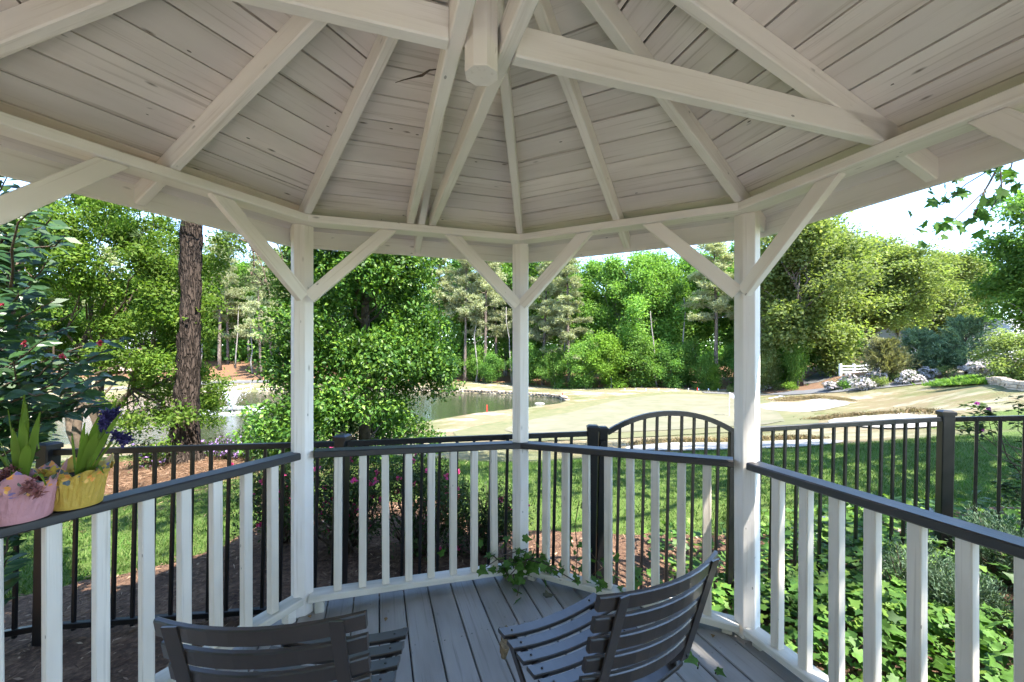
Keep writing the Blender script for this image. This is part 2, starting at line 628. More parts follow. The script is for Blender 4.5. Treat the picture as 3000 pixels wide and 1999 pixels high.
WATER_Z = -4.6
POND = []
for px, py in ((120, 1307), (250, 1306), (600, 1303), (760, 1296), (1000, 1270), (1240, 1240), (1400, 1212), (1550, 1195), (1640, 1184), (1662, 1176)):
    Y = (EYE - WATER_Z) * FPX / (py - HZ)
    POND.append(((px - 1500) / FPX * Y, Y))
for px, py in ((1640, 1168), (1600, 1163), (1500, 1157), (1400, 1152), (1290, 1148), (1000, 1147), (750, 1148), (450, 1155), (250, 1165), (60, 1190), (20, 1260)):
    Y = (EYE - WATER_Z) * FPX / (py - HZ)
    POND.append(((px - 1500) / FPX * Y, Y))
POND = np.array(POND)


def poly_dist(P, poly):
    """signed distance, negative inside"""
    P = np.asarray(P, float)
    d = np.full(len(P), 1e9)
    ins = np.zeros(len(P), bool)
    n = len(poly)
    for i in range(n):
        a, b = poly[i], poly[(i + 1) % n]
        ab = b - a
        t = np.clip(((P - a) @ ab) / (ab @ ab), 0, 1)
        q = a + t[:, None] * ab
        d = np.minimum(d, np.hypot(*(P - q).T))
        cond = (a[1] > P[:, 1]) != (b[1] > P[:, 1])
        with np.errstate(divide='ignore', invalid='ignore'):
            xi = (b[0] - a[0]) * (P[:, 1] - a[1]) / (b[1] - a[1]) + a[0]
        ins ^= cond & (P[:, 0] < xi)
    return np.where(ins, -d, d)


def hz(P):
    """ground height at points (n,2)"""
    P = np.atleast_2d(np.asarray(P, float))
    out = np.empty(len(P))
    for i in range(0, len(P), 4000):
        Q = P[i:i + 4000]
        ph = _phi(((Q[:, None] - _cp[None, :, :2]) ** 2).sum(-1))
        out[i:i + 4000] = ph @ _wt[:-1] + _wt[-1]
    sd = poly_dist(P, POND)
    near = np.clip(sd / 7, 0, 1)
    shore = WATER_Z + .10 + .05 * np.clip(sd, 0, 7)
    out = np.where(sd > 0, np.maximum(out * near + shore * (1 - near), WATER_Z + .06 + .02 * np.clip(sd, 0, 5)), WATER_Z - .25 + .35 * np.clip(sd + 1, 0, 1) - .1 * np.clip(-sd, 0, 6))
    # hollow under the gazebo deck stays flat
    return out


def h1(x, y):
    return float(hz([(x, y)])[0])


def axis(parts):
    v = []
    for a, b, s in parts:
        v += list(np.arange(a, b, s))
    v.append(parts[-1][1])
    return np.array(v)


_xs = axis([(-600, -120, 40), (-120, -64, 4), (-64, -12, .8), (-12, 12, .5), (12, 52, .8), (52, 120, 4), (120, 600, 40)])
_ys = axis([(-300, -30, 30), (-30, 0, 3), (0, 14, .4), (14, 76, .7), (76, 120, 2), (120, 700, 40)])
_gx, _gy = np.meshgrid(_xs, _ys)
_P2 = np.stack([_gx.ravel(), _gy.ravel()], 1)
_z = hz(_P2)
_nx, _ny = len(_xs), len(_ys)
_i = np.arange(_nx * _ny).reshape(_ny, _nx)
_F = np.stack([_i[:-1, :-1], _i[:-1, 1:], _i[1:, 1:], _i[1:, :-1]], -1).reshape(-1, 4)
me = mesh_np('ground', np.column_stack([_P2, _z]), _F, M_TURF, True)
# what grows where: R = green turf, G = pine straw
_x, _y = _P2.T
_green = np.clip((11.5 - _y) / 3, 0, 1) * np.clip((_y - 2) / 1, 0, 1) * .95
_green = np.where((_x > 12) & (_y < 14), .62, _green)
_gr = at(1980, 1200, 40)
_green = np.maximum(_green, .42 * np.exp(-(((_x - 14) / 16) ** 2 + ((_y - 40) / 22) ** 2)))
_green = np.maximum(_green, np.where(_y > 62, .2, 0))
_green = np.maximum(_green, .35 * ((_x > 14) & (_y < 34)))
_straw = np.zeros_like(_green)
_straw = np.maximum(_straw, np.exp(-(((_x + 5.6) / 1.9) ** 2 + ((_y - 6.7) / 1.3) ** 2) ** 2))
_straw = np.maximum(_straw, np.where((_y > 79) | ((_y > 76) & (_x < -20)), 1, 0))
_straw = np.maximum(_straw, np.where((_x < -11) & (_y < 3), .8, 0))
_tl = np.interp(_x / np.maximum(_y, 1), [-.2, 0, .25, .5, .62], [80, 76, 66, 61, 57])
_straw = np.maximum(_straw, np.clip((_y - _tl) / 2, 0, 1) * ((_x / np.maximum(_y, 1)) > -.2))
_col = np.column_stack([_green, _straw, 0 * _green, 0 * _green + 1]).astype(np.float32)
ca = me.color_attributes.new('cover', 'FLOAT_COLOR', 'POINT')
ca.data.foreach_set('color', _col.ravel())
ground = tag(obj('ground', me), kind='structure')

w_me = mesh_np('water', [(POND[:, 0].min() - 5, POND[:, 1].min() - 3, WATER_Z), (POND[:, 0].max() + 4, POND[:, 1].min() - 3, WATER_Z),
                         (POND[:, 0].max() + 4, POND[:, 1].max() + 4, WATER_Z), (POND[:, 0].min() - 5, POND[:, 1].max() + 4, WATER_Z)], [(0, 1, 2, 3)], M_WATER)
tag(obj('water', w_me), kind='structure')


def smooth_loop(pts, sub=6, jit=0., seed=1):
    r = random.Random(seed)
    P = [Vector((p[0], p[1])) for p in pts]
    n = len(P)
    out = []
    for i in range(n):
        p0, p1, p2, p3 = P[i - 1], P[i], P[(i + 1) % n], P[(i + 2) % n]
        for k in range(sub):
            t = k / sub
            q = .5 * ((2 * p1) + (p2 - p0) * t + (2 * p0 - 5 * p1 + 4 * p2 - p3) * t * t + (3 * p1 - p0 - 3 * p2 + p3) * t ** 3)
            out.append(q + Vector((r.uniform(-jit, jit), r.uniform(-jit, jit))))
    return out


def sheet(name, loop, step, off, mat, dish=0.0, smooth=True, zf=None):
    """a sheet lying on the ground inside a closed outline"""
    L = np.array([(p[0], p[1]) for p in loop])
    mn, mx = L.min(0), L.max(0)
    gx, gy = np.meshgrid(np.arange(mn[0], mx[0], step), np.arange(mn[1], mx[1], step))
    G = np.column_stack([gx.ravel(), gy.ravel()])
    sd = poly_dist(G, L)
    G = G[sd < -step * .4]
    V = [Vector(p) for p in L] + [Vector(p) for p in G]
    n = len(L)
    E = [(i, (i + 1) % n) for i in range(n)]
    vo, _, fo, *_r = delaunay_2d_cdt(V, E, [], 1, 1e-5)
    A = np.array([(v.x, v.y) for v in vo])
    z = hz(A) + off
    if dish:
        s = np.clip(-poly_dist(A, L), 0, 3)
        z = z - dish * np.clip(s / 1.5, 0, 1)
    me = mesh_np(name, np.column_stack([A, z]), np.array([f for f in fo if len(f) == 3]), mat, smooth)
    return obj(name, me)


def px_loop(pts, Z=None):
    """outline given as photograph pixels; the distance comes from the ground itself"""
    out = []
    for px, py in pts:
        Ys = np.geomspace(3, 110, 500)
        Xs = (px - 1500) / FPX * Ys
        zr = EYE - (py - HZ) / FPX * Ys
        g = hz(np.column_stack([Xs, Ys]))
        k = np.argmax(zr < g)
        Y = Ys[k] if (zr < g).any() else 80
        out.append(((px - 1500) / FPX * Y, Y))
    return out

# ------------------------------------------------------------------ golf course sheets
tag(sheet('putting_collar', smooth_loop(px_loop([(1330, 1268), (1480, 1232), (1620, 1200), (1720, 1178), (1850, 1158), (2020, 1150), (2180, 1160), (2300, 1185), (2380, 1212), (2400, 1240), (2280, 1258), (2000, 1275), (1700, 1290), (1480, 1292)]), 6, .12, 3), 1.0, .03, M_FRINGE), kind='structure')
tag(sheet('putting_green', smooth_loop(px_loop([(1480, 1262), (1560, 1232), (1680, 1208), (1800, 1176), (1900, 1162), (2030, 1157), (2140, 1166), (2220, 1190), (2290, 1222), (2270, 1242), (2080, 1256), (1850, 1268), (1620, 1276)]), 6, .03, 4), 1.0, .06, M_GREEN), kind='structure')
BUNK = [
    ([(2215, 1192), (2300, 1180), (2380, 1172), (2440, 1172), (2490, 1184), (2440, 1198), (2370, 1209), (2290, 1207), (2220, 1198)], [(2300, 1176), (2370, 1169), (2440, 1168), (2500, 1176)]),
    ([(2430, 1236), (2530, 1220), (2640, 1214), (2740, 1222), (2790, 1240), (2740, 1254), (2620, 1259), (2500, 1250)], [(2420, 1230), (2530, 1216), (2640, 1209), (2760, 1214)]),
    ([(1830, 1314), (1960, 1300), (2100, 1300), (2240, 1296), (2380, 1291), (2470, 1294), (2420, 1306), (2260, 1317), (2060, 1323), (1920, 1322)], [(1880, 1306), (2000, 1295), (2150, 1294), (2300, 1288), (2420, 1286)]),
]


def grass_tufts(name, P, hgt, wid, per, mat, seed, spread=.3, lean=.6):
    """many short blades: (n,3) roots"""
    r = np.random.default_rng(seed)
    P = np.repeat(np.asarray(P, float), per, 0)
    n = len(P)
    P[:, :2] += r.normal(0, spread, (n, 2))
    a = r.uniform(0, 2 * np.pi, n)
    h = hgt * r.uniform(.5, 1.3, n)
    d = np.column_stack([np.cos(a), np.sin(a), np.zeros(n)]) * (wid * r.uniform(.6, 1.4, n))[:, None]
    tip = P + np.column_stack([r.normal(0, lean, n) * h, r.normal(0, lean, n) * h, h])
    V = np.stack([P - d, P + d, tip], 1).reshape(-1, 3)
    return mesh_np(name, V, np.arange(3 * n).reshape(-1, 3), mat)


for k, (lp, lip) in enumerate(BUNK):
    s = sheet('sand_bunker', smooth_loop(px_loop(lp), 6, .04, 20 + k), .7, .05 if k < 2 else .03, M_SAND)
    tag(s, kind='structure')
    L = px_loop(lip)
    R_ = []
    rr = random.Random(k)
    for a, b in zip(L[:-1], L[1:]):
        for i in range(120):
            t = rr.random()
            x, y = a[0] + (b[0] - a[0]) * t, a[1] + (b[1] - a[1]) * t
            y += abs(rr.gauss(0, .8 if k < 2 else .3))
            R_.append((x, y, 0))
    R_ = np.array(R_)
    R_[:, 2] = hz(R_[:, :2])
    tag(obj('bunker_lip_grass', grass_tufts('bunker_lip_grass', R_, (.13, .10, .07)[k], (.03, .022, .015)[k], 30, M_LIP, k, (.4, .3, .2)[k], .7)),
        ['shaggy tan grass on the lip of the far bunker', 'shaggy tan grass on the lip of the bunker by the fence post', 'shaggy tan grass above the sand strip behind the gate'][k], 'grass', kind='stuff')


def ribbon(name, centre, width, off, mat, kind='structure'):
    C = [Vector((p[0], p[1])) for p in centre]
    pts = []
    for i in range(len(C) - 1):
        for k in range(6):
            pts.append(C[i].lerp(C[i + 1], k / 6))
    pts.append(C[-1])
    V, F = [], []
    for i, p in enumerate(pts):
        t = (pts[min(i + 1, len(pts) - 1)] - pts[max(i - 1, 0)]).normalized()
        nrm = Vector((-t.y, t.x))
        for s in (-1, -.33, .33, 1):
            q = p + nrm * (s * width / 2)
            V.append((q.x, q.y, 0))
        if i:
            for c in range(3):
                F.append(((i - 1) * 4 + c, (i - 1) * 4 + c + 1, i * 4 + c + 1, i * 4 + c))
    V = np.array(V)
    V[:, 2] = hz(V[:, :2]) + off
    return tag(obj(name, mesh_np(name, V, F, mat, True)), kind=kind)


ribbon('cart_path', px_loop([(2060, 1152), (2180, 1156), (2330, 1153), (2450, 1146), (2600, 1131), (2740, 1119), (2870, 1109), (3050, 1098)]), 2.2, .08, M_PATH)
ribbon('far_path', px_loop([(240, 1146), (420, 1136), (560, 1126), (700, 1121), (820, 1119), (1000, 1117)]), 2.4, .09, M_PATH)
ribbon('far_drive', [tuple(at(2360, 1092, 56))[:2], tuple(at(2420, 1084, 60))[:2], tuple(at(2470, 1078, 66))[:2], tuple(at(2440, 1070, 74))[:2]], 4.0, .12, M_PATH)
tag(sheet('straw_bed', smooth_loop(px_loop([(2225, 1146), (2330, 1148), (2450, 1141), (2600, 1126), (2740, 1114), (2860, 1104), (2800, 1092), (2560, 1092), (2450, 1094), (2400, 1098), (2350, 1112), (2270, 1128), (2225, 1136)]), 5, .05, 8), .8, .07,
          noise_mat('pine_straw', (.10, .05, .027), (.22, .135, .08), 9, bump=.7, dist=.04, stretch=(1, 2.2, 1))), kind='structure')

# mulch bed round the gazebo, along the fence
MULCH = smooth_loop([(-7.5, 2.7), (-5.0, 3.05), (-3.6, 3.3), (-2.75, 3.5), (-2.35, 4.2), (-1.0, 4.75), (-.3, 4.2), (.6, 4.25), (1.5, 4.28), (2.2, 4.15), (3.2, 4.15), (4.6, 4.3), (6.5, 4.0), (6.5, 1.4), (3.2, .6), (2.2, -.2), (0, -.9), (-2.2, .0), (-4.5, .4), (-8, 1.2)], 6, .05, 5)
tag(sheet('mulch_bed', MULCH, .35, .02, M_MULCH), kind='structure')

M_BOUNCE = noise_mat('pale_bounce', (.40, .385, .355), (.52, .50, .46), 5, bump=.15)
tag(sheet('bounce_slab', smooth_loop([(-2.2, -1.1), (2.4, -1.1), (3.2, -3.0), (3.4, -6.5), (-3.2, -6.5), (-3.0, -3.0)], 5), .5, .02, M_BOUNCE), kind='structure')  # unseen pale slab added behind the camera to bounce sunlight onto the ceiling

# ------------------------------------------------------------------ gazebo
GC = Vector((-.0781, 1.0613, 0))
YAW = 4.49
T8 = math.tan(math.radians(22.5))
C8 = math.cos(math.radians(22.5))


def ang(k):                 # corner k: 0 = left out of frame, 1 2 3 = the posts in view, 4 = right out of frame
    return math.radians(180 - 45 * k - YAW)


def corner(k, r, z=0.0):
    return GC + Vector((math.cos(ang(k)) * r, math.sin(ang(k)) * r, z))


gaz = thing('gazebo', GC, 'white painted octagonal timber gazebo with black handrails, seen from inside', 'gazebo')


def side_frame(k, dz0=0., dz1=0., half=.65):
    """frame at the middle of side k..k+1: x along it (towards k+1), y outwards"""
    a = (ang(k) + ang(k + 1)) / 2
    if k == 7:
        a = math.radians(180 - 45 * 7.5 - YAW)
    y = Vector((math.cos(a), math.sin(a), 0))
    x = Vector((y.y, -y.x, 0))
    x = (x + Vector((0, 0, (dz1 - dz0) / (2 * half)))).normalized()
    z = x.cross(y).normalized()
    M = Matrix((x, y, z)).transposed().to_4x4()
    M.translation = GC + Vector((0, 0, (dz0 + dz1) / 2))
    return M


def ring_mesh(name, a0, a1, z0, z1, mat, gap=0., square=False, c=.004):
    """prism between apothems a0 and a1, mitred to its neighbours"""
    def hl(a):
        return (a0 if square else a) * T8 - gap
    sec = [(a0 + c, z0), (a1 - c, z0), (a1, z0 + c), (a1, z1 - c), (a1 - c, z1), (a0 + c, z1), (a0, z1 - c), (a0, z0 + c)]
    V = [(-hl(a), a, z) for a, z in sec] + [(hl(a), a, z) for a, z in sec]
    F = [tuple(range(7, -1, -1)), tuple(range(8, 16))] + [(i, (i + 1) % 8, 8 + (i + 1) % 8, 8 + i) for i in range(8)]
    F = [tuple(reversed(f)) for f in F]
    return mesh_py(name, V, F, mat)


PLATE_R, PLATE_Z0, PLATE_Z1 = 1.62, 2.216, 2.258
A_PLATE = PLATE_R * C8
# deck boards run square to the side between the first two posts
DA = (ang(1) + ang(2)) / 2
dv = Vector((math.cos(DA), math.sin(DA), 0))
du = Vector((dv.y, -dv.x, 0))
A_DECK = 1.70
oct_n = [Vector((math.cos(math.radians(180 - 45 * (k + .5) - YAW)), math.sin(math.radians(180 - 45 * (k + .5) - YAW)), 0)) for k in range(8)]
pitch = .146
m_dscrew = MB().tube([(0, 0, -.004), (0, 0, -.0008)], [.0042, .0038], 8).mesh('screw', M_SCREW)
nb = int(2 * A_DECK / pitch)
for i in range(nb + 1):
    u0 = -A_DECK + i * pitch
    u1 = min(u0 + pitch - .007, A_DECK)
    if u1 - u0 < .03:
        continue
    def ext(u, s):
        best = 9.
        for n_ in oct_n:
            dn = n_.dot(dv) * s
            if dn > 1e-6:
                best = min(best, (A_DECK - u * n_.dot(du)) / dn)
        return best
    # slice the board at its two edges and the middle so the end follows the octagon
    us = [u0, (u0 + u1) / 2, u1]
    top = [(u, ext(u, 1)) for u in us]
    bot = [(u, -ext(u, -1)) for u in us]
    if min(t[1] - b[1] for t, b in zip(top, bot)) < .05:
        continue
    ring = top + bot[::-1]
    # local x = along the board (dv)
    V = [(v, -(u - us[1]), 0.) for u, v in ring] + [(v, -(u - us[1]), -.034) for u, v in ring]
    F = [tuple(range(5, -1, -1)), tuple(range(6, 12))] + [(j, (j + 1) % 6, 6 + (j + 1) % 6, 6 + j) for j in range(6)]
    M = Matrix((dv, -du, Vector((0, 0, 1)))).transposed().to_4x4()
    M.translation = GC + du * us[1] + Vector((0, 0, random.uniform(-.0015, .0015)))
    o = obj('deck_board', mesh_py('deck_board', V, F, M_DECK), gaz, M)
    md = o.modifiers.new('edge', 'BEVEL'); md.width = .004; md.segments = 1; md.limit_method = 'ANGLE'
    for vv in (-1.05, -.45, .15, .62, 1.12):
        for uu in (-.042, .042):
            if vv < min(top[0][1], top[2][1]) - .04 and vv > max(bot[0][1], bot[2][1]) + .04:
                sp = GC + du * (us[1] + uu + random.uniform(-.006, .006)) + dv * (vv + random.uniform(-.008, .008))
                obj('screw', m_dscrew, o, Matrix.Translation((sp.x, sp.y, .0025)))

m_rim = ring_mesh('deck_rim', 1.66, 1.70, -.30, -.040, M_DECK)
m_plate = ring_mesh('top_plate', A_PLATE, A_PLATE + .108, PLATE_Z0, PLATE_Z1, M_WHITE)
m_fascia = ring_mesh("fascia", 1.812, 1.832, 2.142, 2.300, M_WHITE)
A_RAIL = 1.673 * C8
m_hand = ring_mesh('handrail', A_RAIL, A_RAIL + .095, .877, .915, M_RAIL, gap=.018, square=True, c=.006)
m_toe = ring_mesh('bottom_rail', A_RAIL - .006, A_RAIL + .09, .046, .084, M_TOE, gap=.012, square=True, c=.005)
RZ = {0: 0, 1: .014, 2: -.022, 3: .010, 4: 0, 5: 0, 6: 0, 7: 0, 8: 0}
TZ = {0: .01, 1: .028, 2: -.008, 3: -.018, 4: -.01, 5: 0, 6: 0, 7: 0, 8: .01}
OPEN = 5                    # the way in, behind the camera
post_out = [(0, 0), (-.0215, .052), (-.092, .052), (-.092, -.052), (-.0215, -.052)]
pv = [(-x, y, 0) for x, y in post_out]


def post_mesh():
    # local x = up (grain), y/z = section; section x inward
    h0, h1_ = -.30, PLATE_Z0 - .001
    n = len(post_out)
    V = [(h0, y, x) for x, y in post_out] + [(h1_, y, x) for x, y in post_out]
    F = [tuple(range(n)), tuple(range(2 * n - 1, n - 1, -1))] + [(i, n + i, n + (i + 1) % n, (i + 1) % n) for i in range(n)]
    return mesh_py('post', V, F, M_WHITE)


m_post = post_mesh()
for k in range(8):
    obj('deck_rim', m_rim, gaz, side_frame(k))
    obj('top_plate', m_plate, gaz, side_frame(k))
    obj('fascia_board', m_fascia, gaz, side_frame(k))
    d = Vector((math.cos(ang(k)), math.sin(ang(k)), 0))
    # x up, z = inward (-d), y = z cross x
    X, Z = Vector((0, 0, 1)), -d
    Yv = Z.cross(X)
    M = Matrix((X, Yv, Z)).transposed().to_4x4()
    M.translation = GC + d * 1.682
    o = obj('post', m_post, gaz, M)
    md = o.modifiers.new('edge', 'BEVEL'); md.width = .004; md.segments = 2
    # knee braces both ways
    for s in (-1, 1):
        q = k if s > 0 else (k - 1) % 8
        F_ = side_frame(q)
        half = 1.682 * C8 * T8
        xs_ = -half + .045 if s > 0 else half - .045
        yy = A_PLATE + .040
        p0 = F_ @ Vector((xs_ - s * .02, yy, 1.80))
        p1 = F_ @ Vector((xs_ + s * (.33 if k == 4 else .415), yy, PLATE_Z0 - .012 + .02))
        # ends buried in post and cut level at the plate
        ax = (p1 - p0).normalized()
        wv = .070
        L = (p1 - p0).length
        zl = Vector((0, 0, 1)) - ax * ax.z
        zl.normalize()
        V = []
        for dy in (-.02, .02):
            a0 = -.0
            for (xx, zz) in ((0, -wv / 2), (L + (wv / 2) * (zl.z / ax.z) - .0, -wv / 2), (L - (wv / 2) * (zl.z / ax.z), wv / 2), (0, wv / 2)):
                if xx > .1:
                    # cut level: keep world z = PLATE_Z0 - .001
                    xx = (PLATE_Z0 - .001 - p0.z - zl.z * zz) / ax.z
                V.append((xx, dy, zz))
        F = [(3, 2, 1, 0), (4, 5, 6, 7), (0, 1, 5, 4), (1, 2, 6, 5), (2, 3, 7, 6), (3, 0, 4, 7)]
        me = mesh_py('brace', V, F, M_WHITE)
        o = obj('brace', me, gaz, frame(p0, p1))
        md = o.modifiers.new('edge', 'BEVEL'); md.width = .003; md.segments = 1
    # stub blocks under the bottom rail
    for s in (-1, 1):
        q = k if s > 0 else (k - 1) % 8
        if q == OPEN:
            continue
        F_ = side_frame(q)
        half = (A_RAIL) * T8
        p = F_ @ Vector(((-half + .07) * s, A_RAIL + .042, 0))
        if s < 0:
            p = F_ @ Vector((half - .07, A_RAIL + .042, 0))
        tz = TZ[k] + .047
        board('rail_block', gaz, p + Vector((0, 0, .0015)), p + Vector((0, 0, tz - .002)), .05, .06, M_TOE, up=F_.col[1].to_3d())
for k in range(8):
    if k == OPEN:
        continue
    obj('handrail', m_hand, gaz, side_frame(k, RZ[k], RZ[k + 1]))
    obj('bottom_rail', m_toe, gaz, side_frame(k, TZ[k], TZ[k + 1]))
    F_ = side_frame(k)
    half = A_RAIL * T8
    for i in range(8):
        t = (i - 3.5) / 3.5
        x = t * .475 + random.uniform(-.004, .004)
        f = (x + .65) / 1.3
        z0 = TZ[k] * (1 - f) + TZ[k + 1] * f + .0845
        z1 = RZ[k] * (1 - f) + RZ[k + 1] * f + .8765
        p0 = F_ @ Vector((x, A_RAIL + .040, z0))
        p1 = F_ @ Vector((x + random.uniform(-.004, .004), A_RAIL + .046, z1))
        board('baluster', gaz, p0, p1, .043, .043, M_BAL, up=F_.col[1].to_3d())

# roof: rafters, boards, ties, king post
RISE = .49
RB = 2.262                   # underside of the rafters at the plate


def rafter_z(r, rmax):
    return RB + RISE * (1 - r / rmax)


for k in range(16):
    a = math.radians(180 - 22.5 * k - YAW)
    hip = k % 2 == 0
    rm = PLATE_R if hip else PLATE_R * C8
    d = Vector((math.cos(a), math.sin(a), 0))
    slope = RISE / rm
    r1 = (1.812 / C8 - .02) if hip else 1.808
    r0 = .05
    n_ = Vector((d.x * slope, d.y * slope, 1)).normalized()
    p0 = GC + d * r0 + Vector((0, 0, rafter_z(r0, rm))) + n_ * .042
    p1 = GC + d * r1 + Vector((0, 0, rafter_z(r1, rm))) + n_ * .042
    if hip:
        board('hip_rafter', gaz, p0, p1, .040, .084, M_WHITE, up=n_)
    else:
        if k == 3:          # this one dies behind the paired tie beams
            p0 = p0.lerp(p1, .02)
        board('rafter', gaz, p0, p1, .040, .084, M_WHITE, up=n_)
A_EAVE = 1.835
sl_len = math.hypot(1, RISE / A_PLATE)
zc = lambda a: RB + .0875 + RISE * (1 - a / A_PLATE)        # underside of the roof boards at apothem a
bw = .1365
n_boards = int((A_EAVE * sl_len) / bw) + 1
for k in range(8):
    F_ = side_frame(k)
    for i in range(n_boards):
        s1 = A_EAVE * sl_len - i * bw
        s0 = max(s1 - bw + random.uniform(.006, .0105), .03)
        if s1 - s0 < .02:
            continue
        a1, a0 = s1 / sl_len, s0 / sl_len
        ax_o = F_.col[0].to_3d()
        sdir = (F_ @ Vector((0, 0, zc(0))) - F_ @ Vector((0, 1, zc(1)))).normalized()     # up the slope
        nrm = ax_o.cross(sdir)
        if nrm.z < 0:
            nrm = -nrm
        yv = nrm.cross(ax_o)
        M = Matrix((ax_o, yv, nrm)).transposed().to_4x4()
        am = (a0 + a1) / 2
        M.translation = F_ @ Vector((0, am, zc(am)))
        hs = (s1 - s0) / 2
        sg = 1 if yv.dot(sdir) > 0 else -1
        jz = random.uniform(0, .0018)
        sec = [(-hs * sg, a1 * T8 + .004), (hs * sg, a0 * T8 + .004)]
        ch = .002
        V = []
        for y, hl in sec:
            V += [(-hl, y, jz), (hl, y, jz), (-hl, y, .018), (hl, y, .018)]
        F = [(0, 1, 5, 4), (2, 6, 7, 3), (0, 2, 3, 1), (4, 5, 7, 6), (0, 4, 6, 2), (1, 3, 7, 5)]
        obj('roof_board', mesh_py('roof_board', V, F, M_CEIL), gaz, M)
    hl = (A_EAVE + .02) * T8
    a = A_EAVE + .02
    V = [F_ @ Vector((-hl, a, zc(a) + .024)), F_ @ Vector((hl, a, zc(a) + .024)), F_ @ Vector((0, 0, zc(0) + .024)),
         F_ @ Vector((-hl, a, zc(a) + .05)), F_ @ Vector((hl, a, zc(a) + .05)), F_ @ Vector((0, 0, zc(0) + .05))]
    MB().add(V, [(2, 1, 0), (3, 4, 5), (0, 1, 4, 3), (1, 2, 5, 4), (2, 0, 3, 5)]).build('roof_covering', M_SHINGLE, gaz)

TIE_H, TIE_W = .080, .040
tz = PLATE_Z1 + .002 - .018 + TIE_H / 2
for s in (-1, 1):
    o_ = du * (s * .066)
    end = A_PLATE + .05
    p0 = GC + o_ - dv * (end - .01) + Vector((0, 0, tz + .018))
    p1 = GC + o_ + dv * (end - .01) + Vector((0, 0, tz + .018))
    board('tie_beam', gaz, p0, p1, TIE_W, TIE_H, M_WHITE)
for s in (-1, 1):
    p0 = GC + du * (s * .0875) + Vector((0, 0, tz + .014))
    p1 = GC + du * (s * (A_PLATE + .075)) + Vector((0, 0, tz + .018))
    if s > 0:
        board('cross_tie', gaz, p0, p1, TIE_W, TIE_H + .004, M_WHITE)
    else:
        board('cross_tie', gaz, p0, p1, TIE_W, TIE_H + .004, M_WHITE)
kb = MB()
kr = .0445
V, F = [], []
for z in (2.196, 2.200, RB + RISE + .06):
    for i in range(8):
        a = math.radians(22.5 + 45 * i)
        r = kr * (.97 if z < 2.199 else 1)
        V.append((z, math.cos(a) * r, math.sin(a) * r))
F = [tuple(range(7, -1, -1)), tuple(range(16, 24))] + [(j * 8 + i, j * 8 + (i + 1) % 8, j * 8 + 8 + (i + 1) % 8, j * 8 + 8 + i) for j in (0, 1) for i in range(8)]
M = Matrix(((0, 0, 1), (1, 0, 0), (0, 1, 0))).transposed().to_4x4()
M.translation = GC
o = obj('king_post', mesh_py('king_post', V, F, M_WHITE), gaz, M)
# mud daubers' nest against the second hip and a dry twig in the boards
d = Vector((math.cos(ang(2)), math.sin(ang(2)), 0))
M_MUD = plain('dried_mud', (.24, .17, .10), .95, .1, .3, 60, bump=.6)

# screws on the handrail ends
for k in (1, 2, 3):
    pass

# ------------------------------------------------------------------ slatted folding chairs


